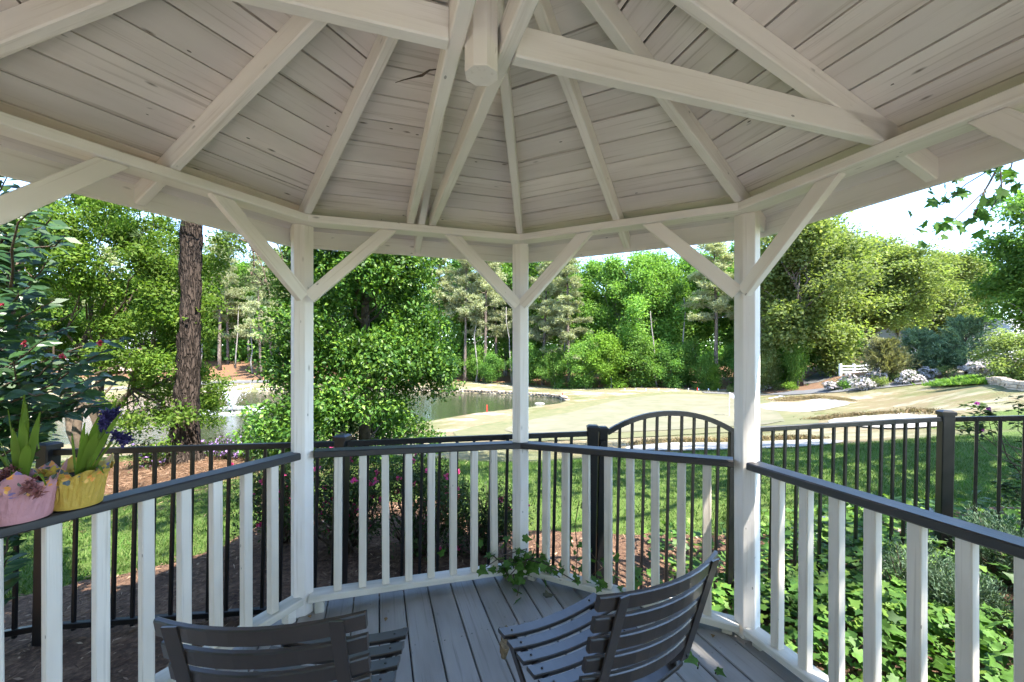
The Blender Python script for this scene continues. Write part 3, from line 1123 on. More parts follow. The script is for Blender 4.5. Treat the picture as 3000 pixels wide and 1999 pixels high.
def make_chair(loc, face, label):
    """local: y forward, x across, z up"""
    t = thing('slatted_chair', (loc[0], loc[1], 0), label, 'chair', rotz=face - math.pi / 2, group='slatted chairs on the deck')

    def slat(name, cx0, cx1, yc, zc_, w, th, bow_y, bow_z, tilt, extra=None):
        n = 10
        V, F = [], []
        ca, sa = math.cos(tilt), math.sin(tilt)
        c = .003
        a, b = w / 2, th / 2
        sec = [(-a + c, -b), (a - c, -b), (a, -b + c), (a, b - c), (a - c, b), (-a + c, b), (-a, b - c), (-a, -b + c)]
        for i in range(n + 1):
            f = i / n * 2 - 1
            x = cx0 + (cx1 - cx0) * i / n
            k = 1 - f * f
            for y, z in sec:
                V.append((x, yc + bow_y * k + y * ca - z * sa, zc_ + bow_z * k + y * sa + z * ca))
        for i in range(n):
            for j in range(8):
                F.append((i * 8 + j, i * 8 + (j + 1) % 8, (i + 1) * 8 + (j + 1) % 8, (i + 1) * 8 + j))
        F.append(tuple(range(7, -1, -1)))
        F.append(tuple(n * 8 + j for j in range(8)))
        F = [tuple(reversed(q)) for q in F]
        me = mesh_py(name, V, F, M_CHAIR)
        return obj(name, me, t, WM[t.name])

    hw = .232
    # seat
    for i in range(7):
        y = .205 - i * .067
        zz = .452 - .010 * math.sin(i / 6 * math.pi) - (.006 if i > 4 else 0)
        w_ = hw if i < 6 else hw * .98
        s = slat('seat_slat', -w_, w_, y, zz, .050, .016, 0, -.026, .0)
        for sx in (-1, 1):
            b = MB()
            b.tube([(sx * (hw - .045), y, zz + .0095 - .026 * (1 - ((hw - .045) / hw) ** 2) - .004), (sx * (hw - .045), y, zz + .0125 - .026 * (1 - ((hw - .045) / hw) ** 2))], [.005, .0035], 8)
            me = b.mesh('screw', M_CHAIR)
            obj('screw', me, s, WM[t.name])
    # back: five slats leaning back, bowed towards the rear
    lean = .30
    for i in range(5):
        z = .845 - i * .066
        y = -.225 - (z - .50) * lean
        ww = .242 - i * .002
        slat('back_slat', -ww, ww, y, z, .045, .015, -.050, 0, math.pi / 2 + .22)
    # uprights: flat bars behind the slats, running down to the front feet
    for sx in (-1, 1):
        x = sx * .185
        def yb(z):
            return -.225 - (z - .50) * lean - .050 * (1 - (.185 / .242) ** 2) - .013
        p0 = (x, yb(.865), .865)
        p1 = (x, yb(.50), .50)
        M = WM[t.name]
        b = MB()
        V = []
        pts = [(x, yb(.868), .868), (x, yb(.50), .50)]
        for (px_, py_, pz_) in pts:
            for dx in (-.0165, .0165):
                for dy in (-.003, .003):
                    V.append((px_ + dx, py_ + dy, pz_))
        b.add(V, [(0, 1, 3, 2), (4, 6, 7, 5), (0, 4, 5, 1), (2, 3, 7, 6), (0, 2, 6, 4), (1, 5, 7, 3)])
        obj('back_upright', b.mesh('back_upright', M_CHAIR), t, M)
        # leg: from the upright's foot down and forward to the front foot
        b = MB()
        A = Vector((sx * .190, yb(.52) + .002, .53))
        B = Vector((sx * .215, .24, .012))
        ax = (B - A).normalized()
        R_ = frame(A, B, up=(1, 0, 0)).to_3x3()
        b.box((A + B) / 2, ((B - A).length, .030, .009), R_)
        obj('leg', b.mesh('leg', M_CHAIR), t, M)
        b = MB()
        A = Vector((sx * .205, .20, .437))
        B = Vector((sx * .205, -.27, .012))
        R_ = frame(A, B, up=(1, 0, 0)).to_3x3()
        b.box((A + B) / 2, ((B - A).length, .028, .008), R_)
        obj('leg', b.mesh('leg', M_CHAIR), t, M)
        b = MB()
        b.box((sx * (hw - .045), .0, .428), (.022, .43, .008))
        obj('seat_rail', b.mesh('seat_rail', M_CHAIR), t, M)
        b = MB()
        A = Vector((sx * (hw - .045), -.19, .428))
        b.tube([A, A + Vector((-sx * .0 + sx * .03, -.012, .012)), A + Vector((sx * .052, -.016, .012))], [.010, .011, .011], 10)
        b.tube([(sx * .205 - .006, -.205, .44), (sx * .205 + .010, -.205, .44)], .017, 10)
        obj('pivot', b.mesh('pivot', M_CHAIR, True), t, M)
    for y, z in ((.215, .055), (-.24, .045)):
        b = MB()
        b.tube([(-.205, y, z), (.205, y, z)], .006, 8)
        obj('cross_bar', b.mesh('cross_bar', M_CHAIR), t, WM[t.name])
    return t


def chair_at(top_mid, face, label):
    """top_mid: where the middle of the top slat's ends lies"""
    f = Vector((math.cos(face), math.sin(face)))
    yl = -.225 - (.845 - .50) * .30
    return make_chair((top_mid[0] - f.x * yl, top_mid[1] - f.y * yl), face, label)


chair_at((-.592, .985), math.radians(93), 'dark brown slatted folding chair on the deck, its chipped back turned squarely to the viewer')
chair_at((.428, 1.180), math.radians(120), 'dark slatted folding chair turned sideways on the deck, its blue-shining seat slats in view')

# ------------------------------------------------------------------ black metal fence and gate
SH = -.022                   # the whole fence leans a little: sideways shift per metre of height


def fpt(x, y, z, zt):
    return Vector((x + SH * (zt - z), y, z))


def fence_post(parent, x, y, zt, zb, rot=0., name='post', w=.078):
    M = Matrix.Rotation(rot, 4, 'Z')
    M.translation = Vector((x + SH * (zt - zb), y, zb))
    ax = Vector((x, y, zt)) - M.translation
    o = obj(name, board_mesh(ax.length, w, w, .006, M_BLACK), parent, frame(M.translation, Vector((x, y, zt)), up=(math.sin(rot), math.cos(rot), 0)))
    b = MB()
    R_ = Matrix.Rotation(-rot, 3, 'Z')
    h = w / 2 + .005
    V = [R_ @ Vector((sx * h * f, sy * h * f, z)) + Vector((x, y, zt)) for z, f in ((-.022, 1), (.004, 1), (.016, .62)) for sx, sy in ((-1, -1), (1, -1), (1, 1), (-1, 1))]
    F = [(3, 2, 1, 0), (8, 9, 10, 11)] + [(j * 4 + i, j * 4 + (i + 1) % 4, j * 4 + 4 + (i + 1) % 4, j * 4 + 4 + i) for j in (0, 1) for i in range(4)]
    MB().add(V, F).build('post_cap', M_BLACK, o)
    return o


def fence_panel(parent, A, B, ztA, ztB, zbA, zbB, n, inset=.045, screws=False):
    A, B = Vector(A), Vector(B)
    d = (B - A).normalized()
    L = (B - A).length
    def P(t, z, zt):
        q = A.lerp(B, t)
        return fpt(q.x, q.y, z, zt)
    i0 = inset / L
    for (za, zb_, h, w) in ((ztA, ztB, .036, .030), (zbA, zbB, .036, .030)):
        a = P(i0 * .7, za - h / 2, ztA); b = P(1 - i0 * .7, zb_ - h / 2, ztB)
        board('fence_rail', parent, a, b, w, h, M_BLACK, c=.003)
    for i in range(n):
        t = i0 + (1 - 2 * i0) * (i + 1) / (n + 1)
        zt = ztA + (ztB - ztA) * t
        zb_ = zbA + (zbB - zbA) * t
        p0, p1 = P(t, zb_ - .05, zt), P(t, zt - .012, zt)
        board('picket', parent, p0, p1, .019, .019, M_BLACK, up=d, c=.002)
        if screws:
            nrm = Vector((d.y, -d.x, 0))
            if nrm.dot(-A) < 0:
                nrm = -nrm
            c_ = P(t, zt - .018, zt) + nrm * .0155
            b_ = MB().tube([c_, c_ + nrm * .004], [.005, .003], 6)
            b_.build('screw', M_BLACK, parent)


def X_(px, Y):
    return (px - 1500) / FPX * Y


def Zt(py, Y):
    return EYE - (py - HZ) / FPX * Y


FL = [(-60, 2.40, 1319), (143, 2.49, 1317), (1003, 2.72, 1292), (1737, 3.03, 1263)]
pts = []
for px, Y, py in FL:
    pts.append((X_(px, Y), Y, Zt(py, Y)))
p0 = pts[0]
pts[0] = (pts[1][0] - 1.75, pts[1][1] - .26, pts[1][2] + .01)
fl = thing('metal_fence', (pts[2][0], pts[2][1], h1(pts[2][0], pts[2][1])), 'black metal picket fence behind the balusters, running from the camellia to the gate', 'fence')
for i, (x, y, zt) in enumerate(pts):
    fence_post(fl, x, y, zt + .028, h1(x, y) - .1, rot=.12)
for i, n in ((0, 14), (1, 14), (2, 13)):
    a, b = pts[i], pts[i + 1]
    fence_panel(fl, a[:2] + (0,), b[:2] + (0,), a[2], b[2], h1(*a[:2]) + .125, h1(*b[:2]) + .125, n)
# gate
gA = (X_(1767, 3.04), 3.04)
gB = (X_(2152, 3.10), 3.10)
zA, zB = Zt(1268, 3.04), Zt(1266, 3.10)
zM = Zt(1211, 3.07)
gt = thing('metal_gate', (gA[0], gA[1], h1(*gA)), 'black metal garden gate with an arched top rail and upright pickets', 'gate')
fence_post(gt, gA[0], gA[1], Zt(1251, 3.04) - .012, h1(*gA) + .03, .05, 'stile', .062)
zgb = h1(*gA) + .10
n = 16
cv = []
for i in range(n + 1):
    t = i / n
    x, y = gA[0] + .03 + (gB[0] - gA[0] - .03) * t, gA[1] + (gB[1] - gA[1]) * t
    base = zA + (zB - zA) * t
    k = 2 * t - 1
    R_ = 1.25
    z = base + (zM - (zA + zB) / 2) * (1 - abs(k) ** 2.15)
    cv.append(Vector((x, y, z)))
V, F = [], []
for i, p in enumerate(cv):
    tg = (cv[min(i + 1, n)] - cv[max(i - 1, 0)]).normalized()
    nr = Vector((-tg.z, 0, tg.x))
    for dy, dz in ((-.015, -.018), (.015, -.018), (.015, .018), (-.015, .018)):
        V.append(p + nr * dz + Vector((0, dy, 0)))
for i in range(n):
    for j in range(4):
        F.append((i * 4 + j, i * 4 + (j + 1) % 4, (i + 1) * 4 + (j + 1) % 4, (i + 1) * 4 + j))
F += [(3, 2, 1, 0), tuple(n * 4 + j for j in range(4))]
MB().add(V, F).build('arched_rail', M_BLACK, gt)
board('gate_rail', gt, Vector((gA[0] + SH * 1.1 + .025, gA[1], zgb)), Vector((gB[0] + SH * 1.1, gB[1], zgb)), .03, .036, M_BLACK, c=.003)
for i in range(9):
    t = (i + 1) / 10 * .97
    k = t * n
    j = int(k)
    top = cv[j].lerp(cv[min(j + 1, n)], k - j) - Vector((0, 0, .016))
    bot = Vector((top.x + SH * (top.z - zgb), top.y, zgb))
    board('picket', gt, bot, top, .019, .019, M_BLACK, up=(1, 0, 0), c=.002)
board('stile', gt, Vector((gB[0] + SH * 1.1 - .02, gB[1], zgb - .05)), Vector((gB[0] - .02, gB[1], zB)), .04, .04, M_BLACK, up=(1, 0, 0), c=.003)
lt = MB().box((gA[0] - .012, gA[1] - .045, zA - .10), (.03, .03, .10))
lt.build('latch', M_BLACK, gt)
# right-hand run
pr0 = (X_(2176, 3.13), 3.13, Zt(1253, 3.13))
pr1 = (X_(2772, 3.23), 3.23, Zt(1221, 3.23))
d_ = Vector((.76, -.65))
pr2 = (pr1[0] + d_.x * 1.6, pr1[1] + d_.y * 1.6, pr1[2] + .20)
fr = thing('metal_fence', (pr1[0], pr1[1], h1(*pr1[:2])), 'black metal picket fence above the ivy, turning a corner at a capped post', 'fence')
fence_post(fr, pr0[0], pr0[1], pr0[2] + .03, h1(*pr0[:2]) - .1, .05)
fence_post(fr, pr1[0], pr1[1], pr1[2] + .035, h1(*pr1[:2]) - .1, .30)
fence_post(fr, pr2[0], pr2[1], pr2[2] + .035, h1(*pr2[:2]) - .1, .70)
fence_panel(fr, pr0[:2] + (0,), pr1[:2] + (0,), pr0[2], pr1[2], h1(*pr0[:2]) + .13, h1(*pr1[:2]) + .13, 15, screws=True)
fence_panel(fr, pr1[:2] + (0,), pr2[:2] + (0,), pr1[2], pr2[2], h1(*pr1[:2]) + .13, h1(*pr2[:2]) + .13, 12, screws=True)

# ------------------------------------------------------------------ foliage helpers


def unit(v):
    return v / np.maximum(np.linalg.norm(v, axis=-1, keepdims=True), 1e-9)


def leaves(name, P, D, Nn, L, Wd, mat, fold=.12, droop=.12):
    """one folded diamond per leaf: P root, D direction, Nn normal (all n,3), L length, Wd width"""
    n = len(P)
    D = unit(D)
    Nn = unit(Nn - D * (Nn * D).sum(-1, keepdims=True))
    S = np.cross(D, Nn)
    L = np.broadcast_to(np.asarray(L, float), (n,))[:, None]
    Wd = np.broadcast_to(np.asarray(Wd, float), (n,))[:, None]
    mid = P + D * L * .48
    a = mid + S * Wd * .5 + Nn * L * fold
    b = mid - S * Wd * .5 + Nn * L * fold
    tip = P + D * L - Nn * L * droop
    V = np.stack([P, a, tip, b], 1).reshape(-1, 3)
    F = np.arange(4 * n).reshape(-1, 4)
    return mesh_np(name, V, F, mat)


def blob_points(r, clumps, n):
    """points over the shells of ellipsoid clumps [(cx,cy,cz,rx,ry,rz)] + outward normals"""
    C = np.array(clumps)
    w = (C[:, 3] * C[:, 4] * C[:, 5]) ** .67
    idx = r.choice(len(C), n, p=w / w.sum())
    d = unit(r.normal(0, 1, (n, 3)) + np.array([0, 0, .25]))
    rad = r.uniform(.45, 1.0, n) ** .6
    P = C[idx, :3] + d * C[idx, 3:] * rad[:, None]
    return P, d


def tuft_points(r, clumps, n, twig=6, tw_len=.12):
    """leaves gathered in little sprays, so the crown shows light and dark"""
    k = max(1, n // twig)
    P0, d0 = blob_points(r, clumps, k)
    P = np.repeat(P0, twig, 0)
    d = np.repeat(d0, twig, 0)
    ax = np.repeat(unit(d0 * .8 + r.normal(0, .6, d0.shape)), twig, 0)
    P = P + ax * (r.uniform(-.5, 1, (len(P), 1)) * tw_len) + r.normal(0, tw_len * .35, P.shape)
    return P, d, ax


def crown_mesh(name, r, clumps, n, size, mat, twig=6, aspect=.5, tw_len=None, flat=.6):
    P, d, ax = tuft_points(r, clumps, n, twig, tw_len or size * 2.2)
    m = len(P)
    nn = unit(np.array([0, 0, flat]) + d * .5 + r.normal(0, .45, (m, 3)))
    D = unit(ax * .5 + r.normal(0, .7, (m, 3)))
    s = size * r.uniform(.65, 1.3, m)
    return leaves(name, P, D, nn, s, s * aspect, mat)


def bent(a, b, r, k=4, wob=.08):
    a, b = Vector(a), Vector(b)
    L = (b - a).length
    out = []
    for i in range(k + 1):
        t = i / k
        p = a.lerp(b, t)
        if 0 < i < k:
            p = p + Vector((r.normal(0, wob * L), r.normal(0, wob * L), r.normal(0, wob * L * .5)))
        out.append(p)
    return out


def broadleaf_variant(seed, H, Wc, base, n, leaf, nclump=46, conical=.0, trunk_r=.22):
    """a broadleaf tree at the origin; returns (trunk mesh, crown mesh)"""
    r = np.random.default_rng(seed)
    cl = []
    # main limbs carry the crown: clumps string out along them, gaps stay between
    nl = max(7, nclump // 7)
    lop = r.uniform(.75, 1.25, 8)
    for i in range(nl):
        t = (i + r.uniform(0, 1)) / nl
        z = base + (H - base) * t ** .92
        a = i * 2.4 + r.normal(0, .35)
        env = math.sin(math.pi * min(.96, .16 + .80 * t)) ** .55 * (1 - conical * t)
        R_ = Wc / 2 * env * r.uniform(.65, 1.2) * lop[int(a / .785) % 8]
        for k in range(7):
            f = r.uniform(.18, 1.06)
            s = Wc * r.uniform(.055, .125)
            cl.append((R_ * f * math.cos(a) + r.normal(0, Wc * .045), R_ * f * math.sin(a) + r.normal(0, Wc * .045), z + R_ * f * r.uniform(-.05, .38) + r.normal(0, .35), s, s, s * r.uniform(.5, .9)))
    nclump = len(cl)
    crown = crown_mesh('crown', r, cl, n, leaf, None, twig=7, aspect=.62, tw_len=leaf * 3.2)
    b = MB()
    tr = [(0, 0, -.3)] + [(r.normal(0, .12) * k, r.normal(0, .12) * k, H * .9 * k / 6) for k in range(1, 7)]
    b.tube(tr, [trunk_r * 1.3] + [trunk_r * (1 - .13 * k) for k in range(1, 7)], 7)
    for i in range(0, nclump, 5):
        c = cl[i]
        zt = max(base * .6, c[2] * r.uniform(.55, .8))
        k = min(5.99, zt / (H * .9) * 6)
        j = int(k)
        st = Vector(tr[j]).lerp(Vector(tr[j + 1]), k - j)
        b.tube(bent(st, c[:3], r, 4, .06), [trunk_r * .38, trunk_r * .3, trunk_r * .22, trunk_r * .14, trunk_r * .06], 5, cap=False)
    return b.mesh('trunk', None, True), crown


def pine_variant(seed, H, Wc, base, ntuft, trunk_r=.24):
    r = np.random.default_rng(seed)
    b = MB()
    lean = r.normal(0, .02, 2)
    tr = [Vector((lean[0] * z + .1 * math.sin(z * .4 + seed), lean[1] * z, z)) for z in np.linspace(-.3, H, 9)]
    b.tube(tr, list(np.linspace(trunk_r * 1.15, trunk_r * .2, 9)), 7)
    T = []
    nb_ = 34
    for i in range(nb_):
        t = (i + r.uniform(0, 1)) / nb_
        z = base + (H - base) * t
        f = z / H * 8
        j = min(7, int(f))
        st = tr[j].lerp(tr[j + 1], f - j)
        L = Wc / 2 * (1 - .72 * t) * r.uniform(.55, 1.1)
        a = i * 2.4 + r.normal(0, .4)
        end = st + Vector((math.cos(a) * L, math.sin(a) * L, L * r.uniform(-.05, .35)))
        pl = bent(st, end, r, 4, .05)
        b.tube(pl, [.07, .055, .04, .03, .015], 4, cap=False)
        m = max(3, int(ntuft / nb_ * (1.5 - t)))
        for q in range(m):
            u = r.uniform(.35, 1.05)
            p = st.lerp(end, u)
            T.append((p.x + r.normal(0, .38), p.y + r.normal(0, .38), p.z + r.normal(0, .22) + .1))
    T = np.array(T)
    per = 22
    P = np.repeat(T, per, 0)
    D = unit(r.normal(0, 1, P.shape) + np.array([0, 0, .35]))
    Nn = r.normal(0, 1, P.shape)
    Nn[:, 2] += .4
    L = r.uniform(.28, .52, len(P))
    P = P + r.normal(0, .06, P.shape)
    cr = leaves('crown', P, D, Nn, L, .085, None, fold=.0, droop=.05)
    return b.mesh('trunk', None, True), cr


def plant_tree(name, base, var, scale, rot, label, cat, bark, leafm, group=None):
    t = thing(name, base, label, cat, group, rot, scale)
    for nm, me, mt in (('trunk', var[0], bark), ('crown', var[1], leafm)):
        o = bpy.data.objects.new(nm, me)
        if len(me.materials) == 0:
            me.materials.append(mt)
        put(o, t, WM[t.name])
        o.material_slots[0].link = 'OBJECT'
        o.material_slots[0].material = mt
    return t


# ------------------------------------------------------------------ the far wood
BV = [broadleaf_variant(101 + i, 18, 8.5, (2.0, 4.5, .8, 6)[i], 26000, .33, 130, (.0, .0, .25, .0)[i]) for i in range(4)]
SV = [broadleaf_variant(201 + i, 7, 5.2, .25, 11000, .25, 70, .15, .09) for i in range(3)]
PV = [pine_variant(301 + i, 23, 7.6, (7, 10, 5)[i], 1150) for i in range(3)]


def place(px, py, Y):
    p = at(px, py, Y)
    return Vector((p.x, p.y, h1(p.x, p.y) - .15))


def far_tree(kind, px, Y, H, label, leafm=None, wide=1., rot=None, vi=None):
    p = at(px, 1100, Y)
    b = Vector((p.x, p.y, h1(p.x, p.y) - .15))
    rr = random.Random(int(px * 7 + Y * 13))
    rot = rr.uniform(0, 6.28) if rot is None else rot
    if kind == 'pine':
        v = PV[rr.randrange(3) if vi is None else vi]; s = H / 23
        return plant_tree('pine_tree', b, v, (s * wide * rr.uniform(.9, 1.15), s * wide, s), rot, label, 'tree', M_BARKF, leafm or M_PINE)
    if kind == 'shrub':
        v = SV[rr.randrange(3) if vi is None else vi]; s = H / 7
        return plant_tree('shrub', b, v, (s * wide, s * wide, s), rot, label, 'shrub', M_GREYBARK, leafm or M_LEAF_A)
    v = BV[rr.randrange(4) if vi is None else vi]; s = H / 18
    return plant_tree('broadleaf_tree', b, v, (s * wide, s * wide, s), rot, label, 'tree', M_GREYBARK if rr.random() < .5 else M_BARKF, leafm or M_LEAF_A)


# (kind, photo column, distance, height, width factor, leaf, label)
FT = [
    ('pine', 1290, 80, 28, 1.1, None, 'pale pine just clear of the dense evergreen, its trunk hidden by undergrowth'),
    ('pine', 1362, 77, 27, 1.0, None, 'pine with a slim leaning reddish trunk left of the middle post'),
    ('pine', 1418, 78, 28, 1.0, None, 'pine with a straight bare trunk close to the left of the middle post'),
    ('pine', 1455, 84, 29, 1.0, None, 'thin dark-trunked pine set back beside the middle post'),
    ('pine', 1590, 74, 26, 1.15, None, 'pale pine filling the gap just right of the middle post'),
    ('pine', 1668, 70, 23.5, 1.25, None, 'broad pale pine with low drooping boughs above the pond corner'),
    ('pine', 2100, 63, 24, 1.35, None, 'pale pine leaning left of the right-hand post, trunk curved at the foot'),
    ('pine', 2225, 62, 23, .9, None, 'straight grey-trunked pine showing just right of the right-hand post'),
    ('broad', 1340, 92, 25, 1.2, M_LEAF_C, 'dark green tree behind the pine trunks near the dense evergreen'),
    ('broad', 1480, 90, 25, 1.2, M_LEAF_A, 'green tree behind the middle post above the pond bank'),
    ('broad', 1560, 86, 23, 1.2, M_LEAF_C, 'shaded green tree behind the pale pine right of the middle post'),
    ('broad', 1730, 80, 22, 1.1, M_LEAF_A, 'bright green tree between the broad pale pine and the young yellow tree'),
    ('broad', 1800, 74, 21.5, 1.0, M_LEAF_A, 'tall bright green tree standing over the young yellow-green tree'),
    ('broad', 1880, 71, 22, 1.0, M_LEAF_A, 'tallest bright green tree with a feathery top against the sky'),
    ('broad', 1960, 72, 20, 1.0, M_LEAF_A, 'bright green tree left of the curved pine near the right-hand post'),
    ('broad', 2040, 76, 22, 1.1, M_LEAF_C, 'deep green tree behind the curved pale pine'),
    ('broad', 2170, 72, 22, 1.1, M_LEAF_C, 'deep green tree hidden mostly behind the right-hand post'),
    ('broad', 2290, 66, 18, 1.0, M_LEAF_C, 'dark green tree between the grey pine and the vine-clad oak'),
    ('broad', 2345, 56, 22.5, 1.25, M_LEAF_B, 'tall oak with a pale leaning trunk clad in vines'),
    ('broad', 2440, 60, 21, 1.2, M_LEAF_B, 'yellow-green oak crown right of the vine-clad oak'),
    ('broad', 2540, 64, 19, 1.25, M_LEAF_B, 'rounded oak standing behind the white rail fence'),
    ('broad', 2640, 60, 16.5, 1.3, M_LEAF_B, 'spreading yellow-green oak over the conifers with a dark forked trunk'),
    ('broad', 2760, 62, 16, 1.3, M_LEAF_B, 'low yellow-green oak in front of the grey roofed house'),
    ('broad', 2870, 66, 16, 1.3, M_LEAF_A, 'light green tree beyond the tall blue-green conifer'),
    ('broad', 3060, 36, 15.5, 1.1, M_LEAF_A, 'big rich green tree rising at the edge of the view beyond the stone edging'),
    ('broad', 3110, 40, 14, 1.2, M_LEAF_B, 'greyish green tree low at the edge of the view behind the white bushes'),
    ('shrub', 1310, 77, 5.5, 1.2, M_LEAF_C, 'dark shrub at the foot of the pines beside the dense evergreen'),
    ('shrub', 1440, 75.5, 5, 1.2, M_LEAF_C, 'dark green shrub at the wood edge left of the middle post'),
    ('shrub', 1545, 72.5, 7, 1.1, M_LEAF_C, 'green shrub at the wood edge right of the middle post'),
    ('shrub', 1625, 70, 6.5, 1.1, M_LEAF_A, 'leafy green shrub under the broad pale pine'),
    ('shrub', 1715, 68, 7.5, 1.1, M_LEAF_A, 'tall light green shrub left of the young yellow tree'),
    ('shrub', 1790, 66, 8, .95, M_LEAF_Y, 'young yellow-green tree glowing at the wood edge'),
    ('shrub', 1880, 66, 8.5, 1.0, M_LEAF_A, 'green thicket right of the young yellow tree'),
    ('shrub', 1960, 65, 6.5, 1.1, M_LEAF_C, 'dark shrub at the wood edge behind the red stake'),
    ('shrub', 2060, 62.5, 5, 1.0, M_LEAF_A, 'light shrub at the foot of the curved pine'),
    ('shrub', 2090, 61.5, 3.6, .9, M_LEAF_Y, 'small yellow-green bush left of the right-hand post'),
    ('shrub', 2150, 63, 6, 1.0, M_LEAF_C, 'dark shrub tucked behind the foot of the right-hand post'),
    ('shrub', 1400, 79, 6, 1.2, M_LEAF_A, 'leafy shrub between the pine trunks left of the middle post'),
    ('shrub', 2010, 66, 7, 1.0, M_LEAF_A, 'light green thicket left of the curved pine'),
    ('broad', 1640, 84, 24, 1.1, M_LEAF_A, 'light green tree behind the broad pale pine'),
    ('broad', 1930, 82, 24, 1.1, M_LEAF_A, 'light green tree behind the tallest bright one'),
    ('shrub', 2236, 58, 7, .8, M_LEAF_B, 'pale leafy shrub touching the right-hand post'),
    ('shrub', 2300, 60, 9, .8, M_LEAF_C, 'deep green bush between the pine trunk and the vine-clad oak'),
    ('shrub', 2338, 55.4, 10, .40, M_LEAF_A, 'column of vines wrapped round the leaning oak trunk'),
    ('shrub', 2420, 66, 6, 1.1, M_LEAF_C, 'dark small tree beyond the far drive'),
    ('shrub', 2478, 62, 5, 1.1, M_LEAF_A, 'green bush behind the white rail fence'),
    ('shrub', 2960, 30, 3.6, 1.3, M_LEAF_B, 'olive bush behind the white flowering bushes at the edge of the view'),
    # across the pond on the left
    ('pine', 520, 90, 27, 1.0, None, 'tall pine behind the near trunk across the pond'),
    ('pine', 645, 84, 27, 1.1, None, 'tallest pale pine with a stout trunk right of the near trunk'),
    ('pine', 668, 92, 27, 1.0, None, 'pine close behind the stout pale pine across the pond'),
    ('pine', 765, 78, 24, .9, None, 'straight slim pine on the straw bank beyond the fountain'),
    ('pine', 795, 84, 25, .9, None, 'pine with a crooked trunk on the straw bank'),
    ('pine', 820, 86, 25, .9, None, 'thin pine nearest the left-hand post on the straw bank'),
    ('pine', 845, 82, 25, .9, None, 'pale-barked pine half behind the left-hand post'),
    ('broad', 560, 98, 22, 1.2, M_LEAF_A, 'bright green tree behind the trunk across the pond'),
    ('broad', 640, 104, 22, 1.2, M_LEAF_A, 'bright green tree behind the stout pale pine'),
    ('broad', 730, 98, 22, 1.2, M_LEAF_A, 'bright green tree above the straw bank'),
    ('broad', 830, 102, 23, 1.2, M_LEAF_A, 'bright green tree showing beside the left-hand post'),
    ('broad', 940, 100, 23, 1.2, M_LEAF_C, 'green tree hidden mostly by the dense evergreen'),
    ('broad', 1100, 98, 24, 1.2, M_LEAF_C, 'green tree behind the dense evergreen top'),
    ('broad', 420, 92, 21, 1.3, M_LEAF_C, 'green tree across the pond behind the bushy tree'),
    ('broad', 250, 92, 20, 1.3, M_LEAF_C, 'green tree across the pond seen through the bushy tree'),
    ('broad', 60, 88, 20, 1.3, M_LEAF_A, 'green tree across the pond behind the camellia'),
    ('pine', 330, 84, 25, 1.1, None, 'pine across the pond peeking over the bushy tree'),
]
for kind, px, Y, H, wide, lm, lab in FT:
    far_tree(kind, px, Y, H, lab, lm, wide)
# unseen trees added behind the viewer to cut skylight on the inward faces
for i, (x, y, s) in enumerate([(-13, -11, .75), (-7.5, -13, .8), (-1.5, -13.5, .75), (4.5, -14, .75), (-17, -5, .7)]):
    plant_tree('broadleaf_tree', (x, y, h1(x, y) - .1), BV[(0, 2, 0, 2, 2)[i]], (s * 1.35, s * 1.35, s), i * 1.7, 'added unseen tree behind the viewer, ' + ('on the west side', 'second from the west', 'straight behind the added slab', 'east of the added slab', 'furthest west')[i], 'tree', M_GREYBARK, M_LEAF_C, 'added skylight-blocking trees behind the viewer')
# the depth of the wood behind: reads as one mass
r_ = np.random.default_rng(77)
cl = []
for i in range(460):
    u = r_.uniform(-1.35, .95)
    Y = r_.uniform(100, 125)
    x = u * Y
    z0 = h1(x, Y)
    zt = r_.uniform(1, 20)
    if u > .7 and zt > 10:
        continue
    cl.append((x, Y, z0 + zt, 4.5, 3, 3.2))
    if i % 2:
        cl.append((x + r_.normal(0, 6), Y - 5, h1(x, Y) + r_.uniform(0, 2.5), 4.5, 2, 2.2))
wood = obj('woodland', crown_mesh('woodland', r_, cl, 125000, 1.0, M_LEAF_C, twig=7, aspect=.7))
tag(wood, 'shadowy green mass of woodland behind the front row of trees', 'woodland', kind='stuff')
# bare young trunks between
for i, (px, Y) in enumerate([(590, 88), (690, 86), (740, 82), (860, 84), (1395, 77), (1500, 76), (1640, 72), (1860, 69), (1925, 66), (2000, 66)]):
    p = at(px, 1100, Y)
    z = h1(p.x, p.y) - .2
    rr = np.random.default_rng(i)
    H = rr.uniform(11, 15)
    b = MB()
    top = Vector((p.x + rr.normal(0, .8), p.y, z + H))
    b.tube(bent((p.x, p.y, z), top, rr, 5, .012), [.16, .14, .12, .10, .08, .05], 6)
    t = thing('bare_trunk', (p.x, p.y, z), ['slim grey trunk among the pines across the pond, nearest the big near trunk', 'slim trunk on the straw bank right of the stout pale pine', 'slim trunk in the middle of the straw bank',
              'slim trunk hard by the left-hand post across the pond', 'slim trunk between two pines left of the middle post', 'slim trunk touching the middle post',
              'slim grey trunk under the broad pale pine', 'slim pale trunk above the young yellow tree', 'dark slim trunk at the wood edge near the red stake', 'slim trunk just left of the curved pine'][i], 'tree trunk', 'bare trunks in the wood')
    b.build('trunk', M_GREYBARK, t, smooth=True)
    b = MB()
    for k in range(5):
        f = rr.uniform(.35, .95)
        s = Vector((p.x, p.y, z)).lerp(top, f)
        b.tube(bent(s, s + Vector((rr.normal(0, 1.2), rr.normal(0, 1.2), rr.uniform(.2, 1))), rr, 3, .08), [.035, .03, .02, .008], 4, cap=False)
    b.build('branches', M_BARKF, t)

